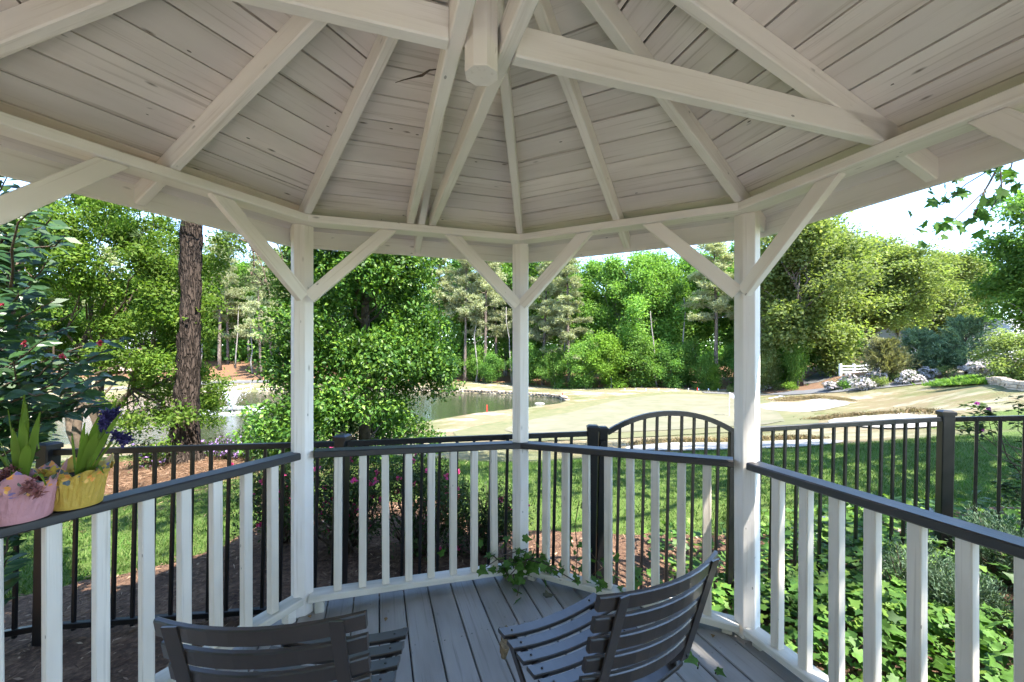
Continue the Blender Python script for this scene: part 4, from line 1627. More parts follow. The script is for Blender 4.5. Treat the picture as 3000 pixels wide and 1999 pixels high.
# ------------------------------------------------------------------ houses glimpsed through the leaves
M_ROOFG = noise_mat('shingle_grey', (.20, .20, .21), (.33, .33, .34), 5, bump=.3, stretch=(.3, .3, 3))
M_SIDING = noise_mat('pale_siding', (.62, .61, .58), (.70, .69, .66), 3, bump=.2, stretch=(.1, .1, 9))
M_BRICKP = noise_mat('pinkish_brick', (.38, .25, .20), (.52, .38, .32), 8, bump=.3)
M_GLASS, _nt, _b = new_mat('window_glass')
_b.inputs['Base Color'].default_value = (.03, .04, .05, 1)
_b.inputs['Roughness'].default_value = .05


def house(px, Y, wid, dep, hgt, roof_h, wall, label, rot=0.):
    p = at(px, 1080, Y)
    z = h1(p.x, p.y)
    t = thing('house', (p.x, p.y, z), label, 'house', rotz=rot)
    M = WM[t.name]
    b = MB().box((0, 0, hgt / 2), (wid, dep, hgt))
    b.add([(-wid / 2, -dep / 2 + .01, hgt), (-wid / 2, dep / 2 - .01, hgt), (-wid / 2, 0, hgt + roof_h * .93), (wid / 2, -dep / 2 + .01, hgt), (wid / 2, dep / 2 - .01, hgt), (wid / 2, 0, hgt + roof_h * .93)], [(0, 2, 1), (3, 4, 5)])
    obj('wall', b.mesh('wall', wall), t, M)
    e = .5
    b = MB()
    for s in (-1, 1):
        V = [(-wid / 2 - e, s * (dep / 2 + e), hgt - .25), (wid / 2 + e, s * (dep / 2 + e), hgt - .25), (wid / 2 + e, 0, hgt + roof_h), (-wid / 2 - e, 0, hgt + roof_h)]
        V += [(x, y, zz + .18) for x, y, zz in V]
        b.add(V, [(0, 1, 2, 3), (7, 6, 5, 4), (0, 4, 5, 1), (1, 5, 6, 2), (3, 2, 6, 7), (0, 3, 7, 4)])
    obj('roof', b.mesh('roof', M_ROOFG), t, M)
    nw = int(wid / 3)
    for i in range(nw):
        x = -wid / 2 + (i + .5) * wid / nw
        wq = MB().box((x, -dep / 2 - .02, 1.6), (1.1, .06, 1.5))
        o = obj('window_frame', wq.mesh('window_frame', M_WPAINT), t, M)
        wq = MB().box((x, -dep / 2 - .055, 1.6), (.9, .02, 1.3))
        obj('pane', wq.mesh('pane', M_GLASS), o, M)
    return t


house(2800, 66, 20, 9, 3.2, 3.4, M_SIDING, 'pale house with a grey shingle roof behind the conifers', -.15)
house(380, 84, 18, 9, 4.2, 3.6, M_BRICKP, 'pinkish house glimpsed across the pond through the bushy tree', .2)

# ------------------------------------------------------------------ pond furniture
# stone edging on the far shore
r_ = np.random.default_rng(5)
_run = POND[9:17]
V, F = [], []
for i in range(len(_run) - 1):
    a, b_ = _run[i], _run[i + 1]
    L = float(np.hypot(*(b_ - a)))
    m = int(L / .55)
    for k in range(m):
        for row in range(2):
            t = (k + .5 * (row % 2) + r_.uniform(-.1, .1)) / m
            c = a + (b_ - a) * t
            s = np.array([r_.uniform(.22, .36), r_.uniform(.16, .26), r_.uniform(.10, .17)])
            base = len(V)
            jit = r_.uniform(.75, 1.1, (8, 3))
            q = 0
            for sx in (-1, 1):
                for sy in (-1, 1):
                    for sz in (-1, 1):
                        V.append((c[0] + sx * s[0] * jit[q, 0], c[1] + .15 + sy * s[1] * jit[q, 1], WATER_Z + .12 + row * .27 + sz * s[2] * jit[q, 2]))
                        q += 1
            F += [(base + 0, base + 1, base + 3, base + 2), (base + 4, base + 6, base + 7, base + 5), (base + 0, base + 4, base + 5, base + 1), (base + 2, base + 3, base + 7, base + 6), (base + 0, base + 2, base + 6, base + 4), (base + 1, base + 5, base + 7, base + 3)]
t = thing('pond_wall', (_run[3][0], _run[3][1], WATER_Z), 'low dry-stone edging along the far bank of the pond', 'stone wall')
o = mesh_np('stones', V, F, M_STONE)
o.transform(WM[t.name].inverted())
tag(obj('stones', o, t, WM[t.name]), kind='stuff')
# stone edging of the raised bed on the right
rw = px_loop([(2870, 1112), (2900, 1117), (2935, 1126), (2970, 1138), (3010, 1143), (3060, 1144)])
t = thing('stone_edging', (rw[0][0], rw[0][1], h1(*rw[0])), 'low curved stone edging below the white flowering bushes', 'stone wall')
for (a, b_) in zip(rw[:-1], rw[1:]):
    a, b_ = Vector(a), Vector(b_)
    m = max(2, int((b_ - a).length / .75))
    for k in range(m):
        for row in range(3):
            q = a.lerp(b_, (k + .5 + .4 * (row % 2)) / m)
            z = h1(q.x, q.y) - .05 + row * .2
            s = [r_.uniform(.30, .42), .25, r_.uniform(.09, .105)]
            bb = bmesh.new()
            bmesh.ops.create_cube(bb, size=2)
            for v in bb.verts:
                v.co = Vector((v.co.x * s[0] * r_.uniform(.85, 1), v.co.y * s[1] * r_.uniform(.8, 1), v.co.z * s[2] * r_.uniform(.85, 1)))
            me = bpy.data.meshes.new('stone'); bb.to_mesh(me); bb.free()
            me.materials.append(M_STONE)
            obj('stone', me, t, Matrix.Translation((q.x, q.y + row * .06, z)) @ Matrix.Rotation(math.atan2((b_ - a).y, (b_ - a).x) + r_.normal(0, .1), 4, 'Z'))

# fountain
fb = at(679, 1204, (EYE - WATER_Z) * FPX / (1204 - HZ))
t = thing('fountain', (fb.x, fb.y, WATER_Z), 'white spray fountain rising in a cone from the pond', 'fountain')
MB().tube([(fb.x, fb.y, WATER_Z - .3), (fb.x, fb.y, WATER_Z + .12)], [.45, .25], 12).build('float', M_BLACK, t)
r_ = np.random.default_rng(9)
n = 3300
core = np.arange(n) < 2600
hh = np.where(core, r_.uniform(.02, 1.9, n), 2.6 * np.sqrt(r_.uniform(0, 1, n)))
ph = r_.uniform(0, 2 * np.pi, n)
rad = np.where(core, hh * .45 * np.sqrt(r_.uniform(0, 1, n)), hh * r_.uniform(.2, 1.0, n))
P = np.column_stack([fb.x + rad * np.cos(ph), fb.y + rad * np.sin(ph), WATER_Z + .1 + hh])
D = np.column_stack([np.cos(ph) * .5, np.sin(ph) * .5, np.ones(n)])
me = leaves('spray', P, D, r_.normal(0, 1, (n, 3)), r_.uniform(.05, .22, n), r_.uniform(.02, .05, n), M_SPRAY, 0, 0)
me.transform(WM[t.name].inverted())
tag(obj('spray', me, t, WM[t.name]), kind='stuff')
n = 3600
ph = r_.uniform(0, 2 * np.pi, n)
rad = 2.75 + r_.normal(0, .22, n)
P = np.column_stack([fb.x + rad * np.cos(ph), fb.y + rad * np.sin(ph), np.full(n, WATER_Z + .03)])
me = leaves('splash_ring', P, np.column_stack([r_.normal(0, .4, n), r_.normal(0, .4, n), np.ones(n)]), r_.normal(0, 1, (n, 3)), r_.uniform(.05, .2, n), r_.uniform(.03, .07, n), M_SPRAY, 0, 0)
me.transform(WM[t.name].inverted())
tag(obj('splash_ring', me, t, WM[t.name]), kind='stuff')

# flagstick, stakes, rake, markers
M_FLAG = plain('flag_cloth', (.80, .80, .80), .7, .2, .05, 5)
M_REDST = plain('red_stake', (.55, .03, .02), .5, .4, .1, 5)
fx, fy = px_loop([(2137, 1222)])[0]
fz = h1(fx, fy)
t = thing('golf_flag', (fx, fy, fz), 'white flag on a thin white stick in the putting green', 'flag')
MB().tube([(fx, fy, fz - .1), (fx, fy, fz + 2.15)], .022, 8).build('pole', M_FLAG, t)
V, F = [], []
for i in range(7):
    u = i / 6
    for j in range(4):
        v = j / 3
        V.append((fx + .02 + u * .62, fy + .06 * math.sin(u * 6), fz + 2.12 - v * .40 - u * (.34 - .14 * v)))
for i in range(6):
    for j in range(3):
        F.append((i * 4 + j, i * 4 + j + 1, (i + 1) * 4 + j + 1, (i + 1) * 4 + j))
b = MB().add(V, F)
o = b.build('cloth', M_FLAG, t)
md = o.modifiers.new('thick', 'SOLIDIFY'); md.thickness = .006
for px, py, lab in ((1427, 1208, 'red stake on the near bank of the pond'), (1648, 1162, 'red stake at the tip of the pond'), (2043, 1146, 'red stake at the wood edge left of the right-hand post')):
    x, y = px_loop([(px, py)])[0]
    z = h1(x, y)
    h = .75 if py > 1200 else .55
    b = MB().box((x, y, z + h / 2 - .05), (.10, .10, h))
    b.add([(x - .05, y - .05, z + h - .05), (x + .05, y - .05, z + h - .05), (x + .05, y + .05, z + h - .05), (x - .05, y + .05, z + h - .05), (x, y, z + h + .03)], [(0, 1, 4), (1, 2, 4), (2, 3, 4), (3, 0, 4)])
    tag(b.build('marker_stake', M_REDST), lab, 'stake', 'red stakes')
for i, px in enumerate((1830, 1862, 1892, 1929, 1979, 2017, 2047, 2076, 2104)):
    x, y = px_loop([(px, 1144)])[0]
    z = h1(x, y)
    b = MB().tube([(x, y, z - .05), (x, y, z + .22), (x, y, z + .27)], [.07, .07, .04], 8)
    tag(b.build('white_marker', M_FLAG), ['first', 'second', 'third', 'fourth', 'fifth', 'sixth', 'seventh', 'eighth', 'ninth'][i] + ' small white post from the pond along the wood edge', 'marker', 'white posts along the wood edge')
a = px_loop([(2252, 1172)])[0]; c = px_loop([(2290, 1166)])[0]
za = h1(*a) + .12
t = thing('bunker_rake', (a[0], a[1], za), 'white bunker rake lying by the far sand bunker', 'rake')
MB().tube([(a[0], a[1], za), (c[0], c[1], h1(*c) + .14)], .03, 6).build('handle', M_FLAG, t)
MB().box((c[0], c[1], h1(*c) + .16), (.06, .9, .06)).build('head', M_FLAG, t)

# duck-like stone in the pond
x, y = X_(1581, 50), 50
bb = bmesh.new(); bmesh.ops.create_icosphere(bb, subdivisions=2, radius=.42)
for v in bb.verts:
    v.co.z *= .38; v.co.x *= 1.5
me = bpy.data.meshes.new('pond_stone'); bb.to_mesh(me); bb.free(); me.materials.append(M_ROCK)
tag(obj('pond_stone', me, None, Matrix.Translation((x, y, WATER_Z + .03))), 'pale grey stone breaking the pond surface near its tip', 'stone')

# white rail fence
qs = [at(2462, 1097, 48), at(2502, 1097, 48.3), at(2542, 1094, 48.6), at(2583, 1092, 49), at(2625, 1090, 49.4)]
q0 = qs[0]
t = thing('rail_fence', tuple(q0), 'white three-rail timber fence above the straw bank', 'fence')
for k, q in enumerate(qs):
    board('post', t, q - Vector((0, 0, .7)), q + Vector((0, 0, 1.22)), .22, .22, M_WPAINT, up=(0, 1, 0), c=.01)
    if k:
        p = qs[k - 1]
        for hgt in (.22, .58, .94):
            board('rail', t, p + Vector((.10, 0, hgt)), q + Vector((-.10, 0, hgt)), .06, .17, M_WPAINT, c=.008)

# ------------------------------------------------------------------ conifers and flowering bushes on the right bank


def conifer(px, Y, H, Wc, mat, label, seed):
    p = at(px, 1090, Y)
    z = h1(p.x, p.y) - .1
    r = np.random.default_rng(seed)
    t = thing('conifer', (p.x, p.y, z), label, 'conifer')
    b = MB()
    b.tube([(p.x, p.y, z - .2), (p.x, p.y, z + H * .9)], [.14, .03], 6)
    roots, dirs = [], []
    for i in range(190):
        u = r.uniform(0, 1) ** 1.1
        a = r.uniform(0, 2 * math.pi)
        zz = z + .15 + H * .80 * u
        L = Wc / 2 * (1 - .72 * u) * r.uniform(.7, 1.15)
        d = Vector((math.cos(a), math.sin(a), r.uniform(.45, 1.0)))
        d.normalize()
        s = Vector((p.x, p.y, zz))
        e = s + d * L * 1.2
        if i % 3 == 0:
            b.tube([s, e], [.03, .008], 4, cap=False)
        for k in range(44):
            f = r.uniform(.2, 1.05)
            q = s.lerp(e, f)
            roots.append((q.x + r.normal(0, .07), q.y + r.normal(0, .07), q.z + r.normal(0, .07)))
            dd = d + Vector(r.normal(0, .42, 3))
            dirs.append(tuple(dd))
    b.build('trunk', M_TWIG, t)
    roots = np.array(roots); dirs = np.array(dirs)
    n = len(roots)
    me = leaves('crown', roots, dirs, r.normal(0, 1, (n, 3)) + np.array([0, -.3, .5]), r.uniform(.22, .5, n), r.uniform(.05, .10, n), mat, .0, -.05)
    me.transform(WM[t.name].inverted())
    obj('crown', me, t, WM[t.name])


conifer(2590, 42, 4.6, 4.8, M_CONT, 'tan-green feathery conifer right of the white rail fence', 1)
conifer(2690, 42, 5.2, 5.2, M_CON, 'middle blue-green feathery conifer on the bank', 2)
conifer(2765, 41, 4.2, 4.6, M_CON, 'low blue-green conifer between the two tallest ones', 4)
conifer(2830, 40, 6.2, 6.6, M_CON, 'tallest blue-green conifer with upswept plumes', 3)


def bloom(parent, p, size, mat, name='bloom', n=14, seed=0, face=(0, -1, .2)):
    r = np.random.default_rng(seed)
    P = np.repeat(np.array([tuple(p)]), n, 0)
    f = np.array(face, float)
    f /= np.linalg.norm(f)
    D = unit(r.normal(0, 1, (n, 3)) + f * .55)
    me = leaves(name, P, D, np.repeat(f[None], n, 0) + r.normal(0, .2, (n, 3)), size * r.uniform(.7, 1.1, n), size * .8, mat, .05, -.1)
    me.transform(WM[parent.name].inverted())
    return obj(name, me, parent, WM[parent.name])


def flower_bush(name, base, rx, ry, rz, leafm, petm, nl, nf, label, cat, leaf=.05, pet=.05, seed=0, group=None, twigs=16, single=False):
    r = np.random.default_rng(seed)
    t = thing(name, base, label, cat, group)
    b = MB()
    B = Vector(base)
    for i in range(twigs):
        a = r.uniform(0, 2 * math.pi)
        e = B + Vector((math.cos(a) * rx * r.uniform(.3, .9), math.sin(a) * ry * r.uniform(.3, .9), rz * r.uniform(.6, 1.7)))
        b.tube(bent(B + Vector((r.normal(0, .05 * rx), r.normal(0, .05 * ry), 0)), e, r, 4, .07), [rx * .025, rx * .02, rx * .015, rx * .01, rx * .004], 4, cap=False)
    b.build('stems', M_TWIG, t)
    cl = []
    for i in range(16):
        d = unit(r.normal(0, 1, 3))
        k = r.uniform(.3, .8)
        cl.append((B.x + d[0] * rx * k, B.y + d[1] * ry * k, B.z + rz + d[2] * rz * k, rx * .36, ry * .36, rz * .36))
    me = crown_mesh('foliage', r, cl, nl, leaf, leafm, twig=5, aspect=.42)
    me.transform(WM[t.name].inverted())
    obj('foliage', me, t, WM[t.name])
    if nf:
        P, d = blob_points(r, cl, nf)
        # out to the sunny side of the bush
        if single:
            for q in range(nf):
                bloom(t, Vector(P[q] + d[q] * pet), pet * 1.25, petm, 'bloom', 9, q, tuple(d[q] + np.array([0, -.5, .3])))
            return t
        per = 6
        PP = np.repeat(P + d * pet * .3, per, 0)
        nrm = np.repeat(unit(d + np.array([0, -.3, .3])), per, 0)
        ref = unit(np.cross(nrm, r.normal(0, 1, nrm.shape)))
        me = leaves('flowers', PP, unit(ref + nrm * .45), nrm, pet * r.uniform(.8, 1.2, len(PP)), pet * .75, petm, .0, .1)
        me.transform(WM[t.name].inverted())
        tag(obj('flowers', me, t, WM[t.name]), kind='stuff')
    return t


WB = [(2235, 1143, 52, 1.1, .55, 'white azalea beside the right-hand post'), (2437, 1142, 44, .9, .5, 'small white azalea at the lower edge of the straw bank'),
      (2500, 1128, 43.5, 1.2, .7, 'white azalea below the white rail fence'), (2530, 1140, 41.5, 1.2, .55, 'low white azalea nearest the cart path'),
      (2572, 1118, 42.5, 1.1, .7, 'white azalea under the tan-green conifer'), (2660, 1122, 40, 1.4, .65, 'widest white azalea on the straw bank'),
      (2720, 1108, 40, 1.1, .6, 'white azalea under the middle conifer')]
for i, (px, py, Y, w, h, lab) in enumerate(WB):
    x, y = px_loop([(px, py + 4)])[0]
    flower_bush('white_azalea', (x, y, h1(x, y)), w, w * .8, h, M_AZ, M_WHITEF, 500, 420, lab, 'azalea', .16, .13, 40 + i, 'white azaleas on the bank', 5)
GBz = [(2285, 1142, .7, .5, M_LEAF_B, 'golden green shrublet right of the right-hand post'), (2320, 1144, .8, .5, M_LEAF_Y, 'yellow-green shrublet below the vine-clad oak'), (2475, 1138, .7, .45, M_LEAF_C, 'round dark green shrublet left of the low white azalea'),
       (2580, 1130, .8, .5, M_LEAF_B, 'olive shrublet between white azaleas'), (2612, 1116, .9, .6, M_LEAF_B, 'olive shrub under the tan-green conifer'), (2770, 1106, 1.0, .6, M_LEAF_B, 'olive shrub at the foot of the tallest conifer'), (2140, 1146, .6, .4, M_LEAF_B, 'olive shrublet left of the right-hand post')]
for i, (px, py, w, h, mt, lab) in enumerate(GBz):
    x, y = px_loop([(px, py + 3)])[0]
    flower_bush('garden_shrub', (x, y, h1(x, y)), w, w, h, mt, None, 700, 0, lab, 'shrub', .15, .1, 60 + i, 'small shrubs on the bank', 5)
for i, (px, py, Y, w, h, lab) in enumerate([(2930, 1095, 33, 2.2, 1.5, 'big white flowering bush above the stone edging'), (3000, 1085, 32, 2.2, 1.7, 'white flowering bush at the very edge of the view'), (2900, 1080, 38, 1.8, 1.2, 'white flowering bush just right of the tallest conifer')]):
    x, y = X_(px, Y), Y
    flower_bush('white_azalea', (x, y, h1(x, y)), w, w, h * .6, M_AZ, M_WHITEF, 900, 1700, lab, 'azalea', .16, .14, 80 + i, 'white flowering bushes above the stone edging', 6)
x, y = px_loop([(2960, 1116)])[0]
r_ = np.random.default_rng(3)
gp = np.column_stack([r_.uniform(x - 3, x + 6, 900), r_.uniform(y - .2, y + 3.5, 900)])
gp = np.column_stack([gp, hz(gp) + .2])
tag(obj('ground_cover', grass_tufts('ground_cover', gp, .3, .07, 8, M_LEAF_A, 6, .3, .7)), 'bright green ground cover on the raised bed behind the stone edging', 'ground cover', kind='stuff')

# ------------------------------------------------------------------ the near pine
px0, Yp = 541, 7.3
bx, by = X_(px0, Yp), Yp
bz = h1(bx, by)
t = thing('pine_tree', (bx, by, bz), 'big near pine trunk with furrowed brown bark beside the pond', 'tree')
V, F = [], []
NS, NR = 40, 90
rr = np.random.default_rng(4)
from mathutils import noise as mnoise
for j in range(NR + 1):
    z = -.25 + (16.0 * (j / NR) ** 1.25)
    cx = bx + .15 * z / 3.2 - .004 * z * z
    flare = .13 * math.exp(-max(z, 0) / .32)
    R_ = .172 - .0075 * z + flare
    for i in range(NS):
        a = 2 * math.pi * i / NS
        q = Vector((math.cos(a) * 1.6, math.sin(a) * 1.6, z * .55))
        plate = mnoise.voronoi(q * 3.4)[0]
        bump_ = min(.055, (plate[1] - plate[0]) * .10) + .012 * mnoise.noise(q * 9)
        rad = max(.03, R_ - .02 + bump_ + (flare * .35 * math.sin(a * 5 + 1)))
        V.append((cx + rad * math.cos(a), by + rad * math.sin(a), bz + z))
for j in range(NR):
    for i in range(NS):
        F.append((j * NS + i, j * NS + (i + 1) % NS, (j + 1) * NS + (i + 1) % NS, (j + 1) * NS + i))
me = mesh_np('trunk', V, F, M_BARK, True)
me.transform(WM[t.name].inverted())
obj('trunk', me, t, WM[t.name])


def needle_spray(name, parent, tips, seed, mat, nl=.16, per=60, wid=.004):
    r = np.random.default_rng(seed)
    T = np.array([tuple(p) for p in tips])
    P = np.repeat(T, per, 0) + r.normal(0, .018, (len(T) * per, 3))
    D = unit(r.normal(0, 1, P.shape))
    me = leaves(name, P, D, r.normal(0, 1, P.shape), r.uniform(.6, 1.1, len(P)) * nl, wid, mat, 0, .05)
    me.transform(WM[parent.name].inverted())
    return obj(name, me, parent, WM[parent.name])


# crown high above the roof, and the dead-looking low boughs that hang into view
b = MB()
tips = []
for i in range(46):
    z = rr.uniform(8.5, 17)
    a = rr.uniform(0, 6.28)
    L = rr.uniform(1.4, 3.4) * (1 - (z - 8.5) / 14)
    s = Vector((bx + .15 * z / 3.2 - .004 * z * z, by, bz + z))
    e = s + Vector((math.cos(a) * L, math.sin(a) * L, rr.uniform(-.1, .8)))
    b.tube(bent(s, e, rr, 4, .06), [.05, .04, .03, .02, .01], 5, cap=False)
    for k in range(9):
        tips.append(s.lerp(e, rr.uniform(.5, 1.05)) + Vector(rr.normal(0, .25, 3)))
tag(b.build('crown_boughs', M_TWIG, t, smooth=True), kind='stuff')
low = [((640, 640), (730, 700), (790, 860)), ((730, 640), (800, 690), (830, 780)), ((700, 700), (760, 740), (850, 830)), ((620, 610), (560, 605), (450, 600)), ((720, 690), (745, 800), (790, 870)), ((760, 700), (840, 690), (880, 700))]
cones = []
for k, seg in enumerate(low):
    Yb = 6.6 + .12 * k
    P3 = [at(px, py, Yb) for px, py in seg]
    P3 = [P3[0].lerp(P3[1], .0), P3[0].lerp(P3[1], .5) + Vector((0, .1, .05)), P3[1], P3[1].lerp(P3[2], .5) + Vector((.03, .05, -.03)), P3[2]]
    b = MB().tube(P3, [.018, .014, .011, .008, .004], 5, cap=False)
    for q in range(7):
        s = P3[1 + q % 3].lerp(P3[2 + q % 3], rr.random())
        e = s + Vector((rr.normal(0, .18), rr.normal(0, .15), rr.normal(-.08, .14)))
        b.tube(bent(s, e, rr, 3, .1), [.006, .005, .004, .002], 4, cap=False)
        tips.append(e)
        if q % 2:
            cones.append(s + Vector((rr.normal(0, .03), 0, -.04)))
    b.build('bough', M_TWIG, t, smooth=True)
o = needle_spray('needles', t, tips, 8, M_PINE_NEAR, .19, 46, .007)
o['kind'] = 'stuff'
bb = bmesh.new()
bmesh.ops.create_icosphere(bb, subdivisions=1, radius=.028)
for v in bb.verts:
    v.co.z *= 1.5
cm = bpy.data.meshes.new('pine_cone'); bb.to_mesh(cm); bb.free(); cm.materials.append(M_TWIG)
for c in cones[:14]:
    obj('pine_cone', cm, t, Matrix.Translation(c))

# ------------------------------------------------------------------ dense evergreen behind the first bay
r_ = np.random.default_rng(21)
hx, hy = X_(1065, 7.6), 7.6
hb = h1(hx, hy)
t = thing('evergreen_tree', (hx, hy, hb), 'dense glossy broadleaf evergreen between the left-hand and middle posts', 'tree')
cl = []
for i in range(260):
    u = r_.uniform(0, 1)
    z = hb + .25 + 5.6 * u
    env = np.interp(u, [0, .08, .2, .45, .7, 1.0], [1.45, 1.62, 1.48, 1.36, 1.1, .5])
    a = r_.uniform(0, 2 * np.pi)
    k = np.sqrt(r_.uniform(.25, 1))
    s = r_.uniform(.22, .44)
    cl.append((hx + env * k * np.cos(a) - .32 * max(0, 1 - u * 4), hy + env * .9 * k * np.sin(a), z, s, s, s * .8))
me = crown_mesh('crown', r_, cl, 125000, .075, M_HOLLY, twig=8, aspect=.52, tw_len=.13)
me.transform(WM[t.name].inverted())
obj('crown', me, t, WM[t.name])
b = MB()
b.tube([(hx, hy, hb - .2), (hx + .05, hy, hb + 1.5), (hx, hy, hb + 5)], [.12, .10, .03], 8)
for i in range(0, 260, 6):
    c = cl[i]
    s = Vector((hx, hy, max(hb + .25, c[2] - .7)))
    b.tube(bent(s, c[:3], r_, 4, .06), [.035, .028, .02, .014, .006], 4, cap=False)
b.build('trunk', M_TWIG, t, smooth=True)

# ------------------------------------------------------------------ bushy understorey tree on the left
r_ = np.random.default_rng(31)
ux, uy = X_(265, 8.4), 8.4
ub = h1(ux, uy)
t = thing('bushy_tree', (ux, uy, ub), 'many-stemmed bushy tree with small bright leaves left of the near pine', 'tree')
tops = []
cl = []
for px, py, s in [(60, 900, .9), (150, 800, .9), (230, 700, .9), (300, 640, .75), (380, 700, .8), (440, 760, .8), (500, 830, .75), (530, 900, .55), (470, 930, .8), (380, 900, .9), (260, 900, .9),
                  (120, 1000, .9), (220, 1010, .8), (330, 1010, .75), (430, 1040, .7), (520, 1000, .7), (560, 970, .5), (545, 1110, .5), (470, 1130, .6), (380, 1090, .6), (585, 1200, .3), (520, 1210, .5),
                  (420, 1200, .5), (620, 1150, .22), (650, 1235, .14), (340, 600, .45), (400, 640, .5), (170, 690, .8), (90, 720, .8), (30, 800, .9), (460, 1245, .35), (350, 1260, .3), (540, 740, .4), (560, 820, .45), (100, 610, .6), (180, 600, .5), (40, 680, .7), (20, 1000, .8)]:
    Yq = 8.4 + r_.normal(0, .7)
    c = at(px, py, Yq)
    for k in range(6):
        q = r_.normal(0, .55, 3) * s
        sz = s * r_.uniform(.24, .42)
        cl.append((c.x + q[0], c.y + q[1], c.z + q[2] * .8, sz, sz, sz * .6))
    tops.append(c)
me = crown_mesh('crown', r_, cl, 105000, .07, M_UNDER, twig=8, aspect=.5, tw_len=.16)
me.transform(WM[t.name].inverted())
obj('crown', me, t, WM[t.name])
b = MB()
stems = []
for k, (px, py) in enumerate([(170, 900), (260, 860), (340, 900), (420, 1000), (300, 980)]):
    s = Vector((ux + (k - 2) * .09, uy + r_.normal(0, .08), ub - .1))
    e = at(px, py, uy + r_.normal(0, .3))
    pl = bent(s, e, r_, 5, .035)
    b.tube(pl, [.085, .075, .06, .05, .04, .03], 7)
    stems.append(pl)
for c in tops:
    pl = min(stems, key=lambda q: (q[-1] - c).length)
    s = pl[r_.integers(2, 5)]
    b.tube(bent(s, c, r_, 4, .06), [.03, .024, .018, .012, .005], 4, cap=False)
b.build('stems', M_TWIG, t, smooth=True)

# ------------------------------------------------------------------ maple overhead on the right: shades the lawn, one low branch in view


def lobed(name, spec, mat, fold=.10):
    """flat lobed leaf in local xy, stalk at the origin, tip along +y, slightly cupped"""
    V = [(0, .30, 0)] + [(x, y, abs(x) * fold - (y - .3) * .06) for x, y in spec]
    n = len(spec)
    F = [(0, 1 + i, 1 + (i + 1) % n) for i in range(n)]
    return mesh_py(name, V, F, mat)


MAPLE = [(0, 0), (.16, .02), (.40, -.02), (.33, .17), (.62, .36), (.40, .40), (.36, .58), (.17, .52), (.12, .72), (0, 1.0), (-.12, .72), (-.17, .52), (-.36, .58), (-.40, .40), (-.62, .36), (-.33, .17), (-.40, -.02), (-.16, .02)]
IVYS = [(0, .02), (.18, -.10), (.36, -.02), (.34, .18), (.56, .34), (.30, .44), (.17, .60), (0, .98), (-.17, .60), (-.30, .44), (-.56, .34), (-.34, .18), (-.36, -.02), (-.18, -.10)]
m_maple = lobed('leaf', MAPLE, M_MAPLE)
m_ivy = lobed('leaf', IVYS, M_IVY)
m_ivy2 = lobed('leaf', [(x * .8, y * 1.05) for x, y in IVYS], M_IVY, .3)


def leaf_frame(p, dirv, nrm, size, roll=0):
    y = Vector(dirv).normalized()
    z = Vector(nrm)
    z = (z - y * z.dot(y))
    z = z.normalized() if z.length > 1e-4 else Vector((0, 0, 1))
    x = y.cross(z)
    M = Matrix((x, y, z)).transposed().to_4x4() @ Matrix.Diagonal((size, size, size, 1))
    M.translation = Vector(p)
    return M


KX, KY = sun_dir.x / sun_dir.z, sun_dir.y / sun_dir.z
mt = thing('maple_tree', (11.5, 5.5, h1(11.5, 5.5)), 'maple whose leafy low branch hangs beside the roof edge', 'tree')
r_ = np.random.default_rng(41)
b = MB()
mb_ = Vector((11.5, 5.5, h1(11.5, 5.5)))
b.tube([mb_ - Vector((0, 0, .2)), mb_ + Vector((-.2, 0, 4)), mb_ + Vector((-.5, .2, 8)), mb_ + Vector((-.4, .3, 12))], [.28, .22, .16, .05], 9)
cl = []
for i in range(46):
    # boughs: clusters of clumps with open sky between them
    bx_, by_ = r_.uniform(1.0, 13.5), r_.uniform(-6.5, 9.5)
    bz_ = r_.uniform(6.0, 10.2)
    for k in range(5):
        x, y, z = bx_ + r_.normal(0, .75), by_ + r_.normal(0, .75), bz_ + r_.normal(0, .35)
        s = r_.uniform(.5, .9)
        if z - s < 2.4 + .58 * max(y, 0):
            continue
        # the gap that lets the sun onto the ivy
        gx, gy = x - (z - .1) * KX, y - (z - .1) * KY
        if (gx - 2.8) ** 2 / 2.6 + (gy - 2.9) ** 2 / 1.5 < 1.9:
            continue
        cl.append((x, y, z, s, s, s * .45))
for i in range(46):
    # unseen clumps added to the crown to keep the sun off the deck
    z = r_.uniform(6, 9)
    x, y = r_.uniform(-.4, 1.35) + (z - .1) * KX, r_.uniform(-.8, 2.1) + (z - .1) * KY
    cl.append((x, y, z, .6, .6, .3))
for i in range(11):  # more unseen clumps, added to dapple the lawn on the left
    z = r_.uniform(6.5, 9)
    x, y = r_.uniform(-5.2, -1.8) + (z + .3) * KX, r_.uniform(3.3, 6.2) + (z + .3) * KY
    cl.append((x, y, z, .55, .55, .3))
me = crown_mesh('crown', r_, cl, 30000, .15, M_MAPLE, twig=7, aspect=.8, tw_len=.3)
me.transform(WM[mt.name].inverted())
obj('crown', me, mt, WM[mt.name])
for c in cl[::3]:
    s = mb_ + Vector((-.3, .1, max(3.2, c[2] - 2.2 - mb_.z)))
    b.tube(bent(s, c[:3], r_, 4, .05), [.07, .055, .04, .028, .01], 5, cap=False)
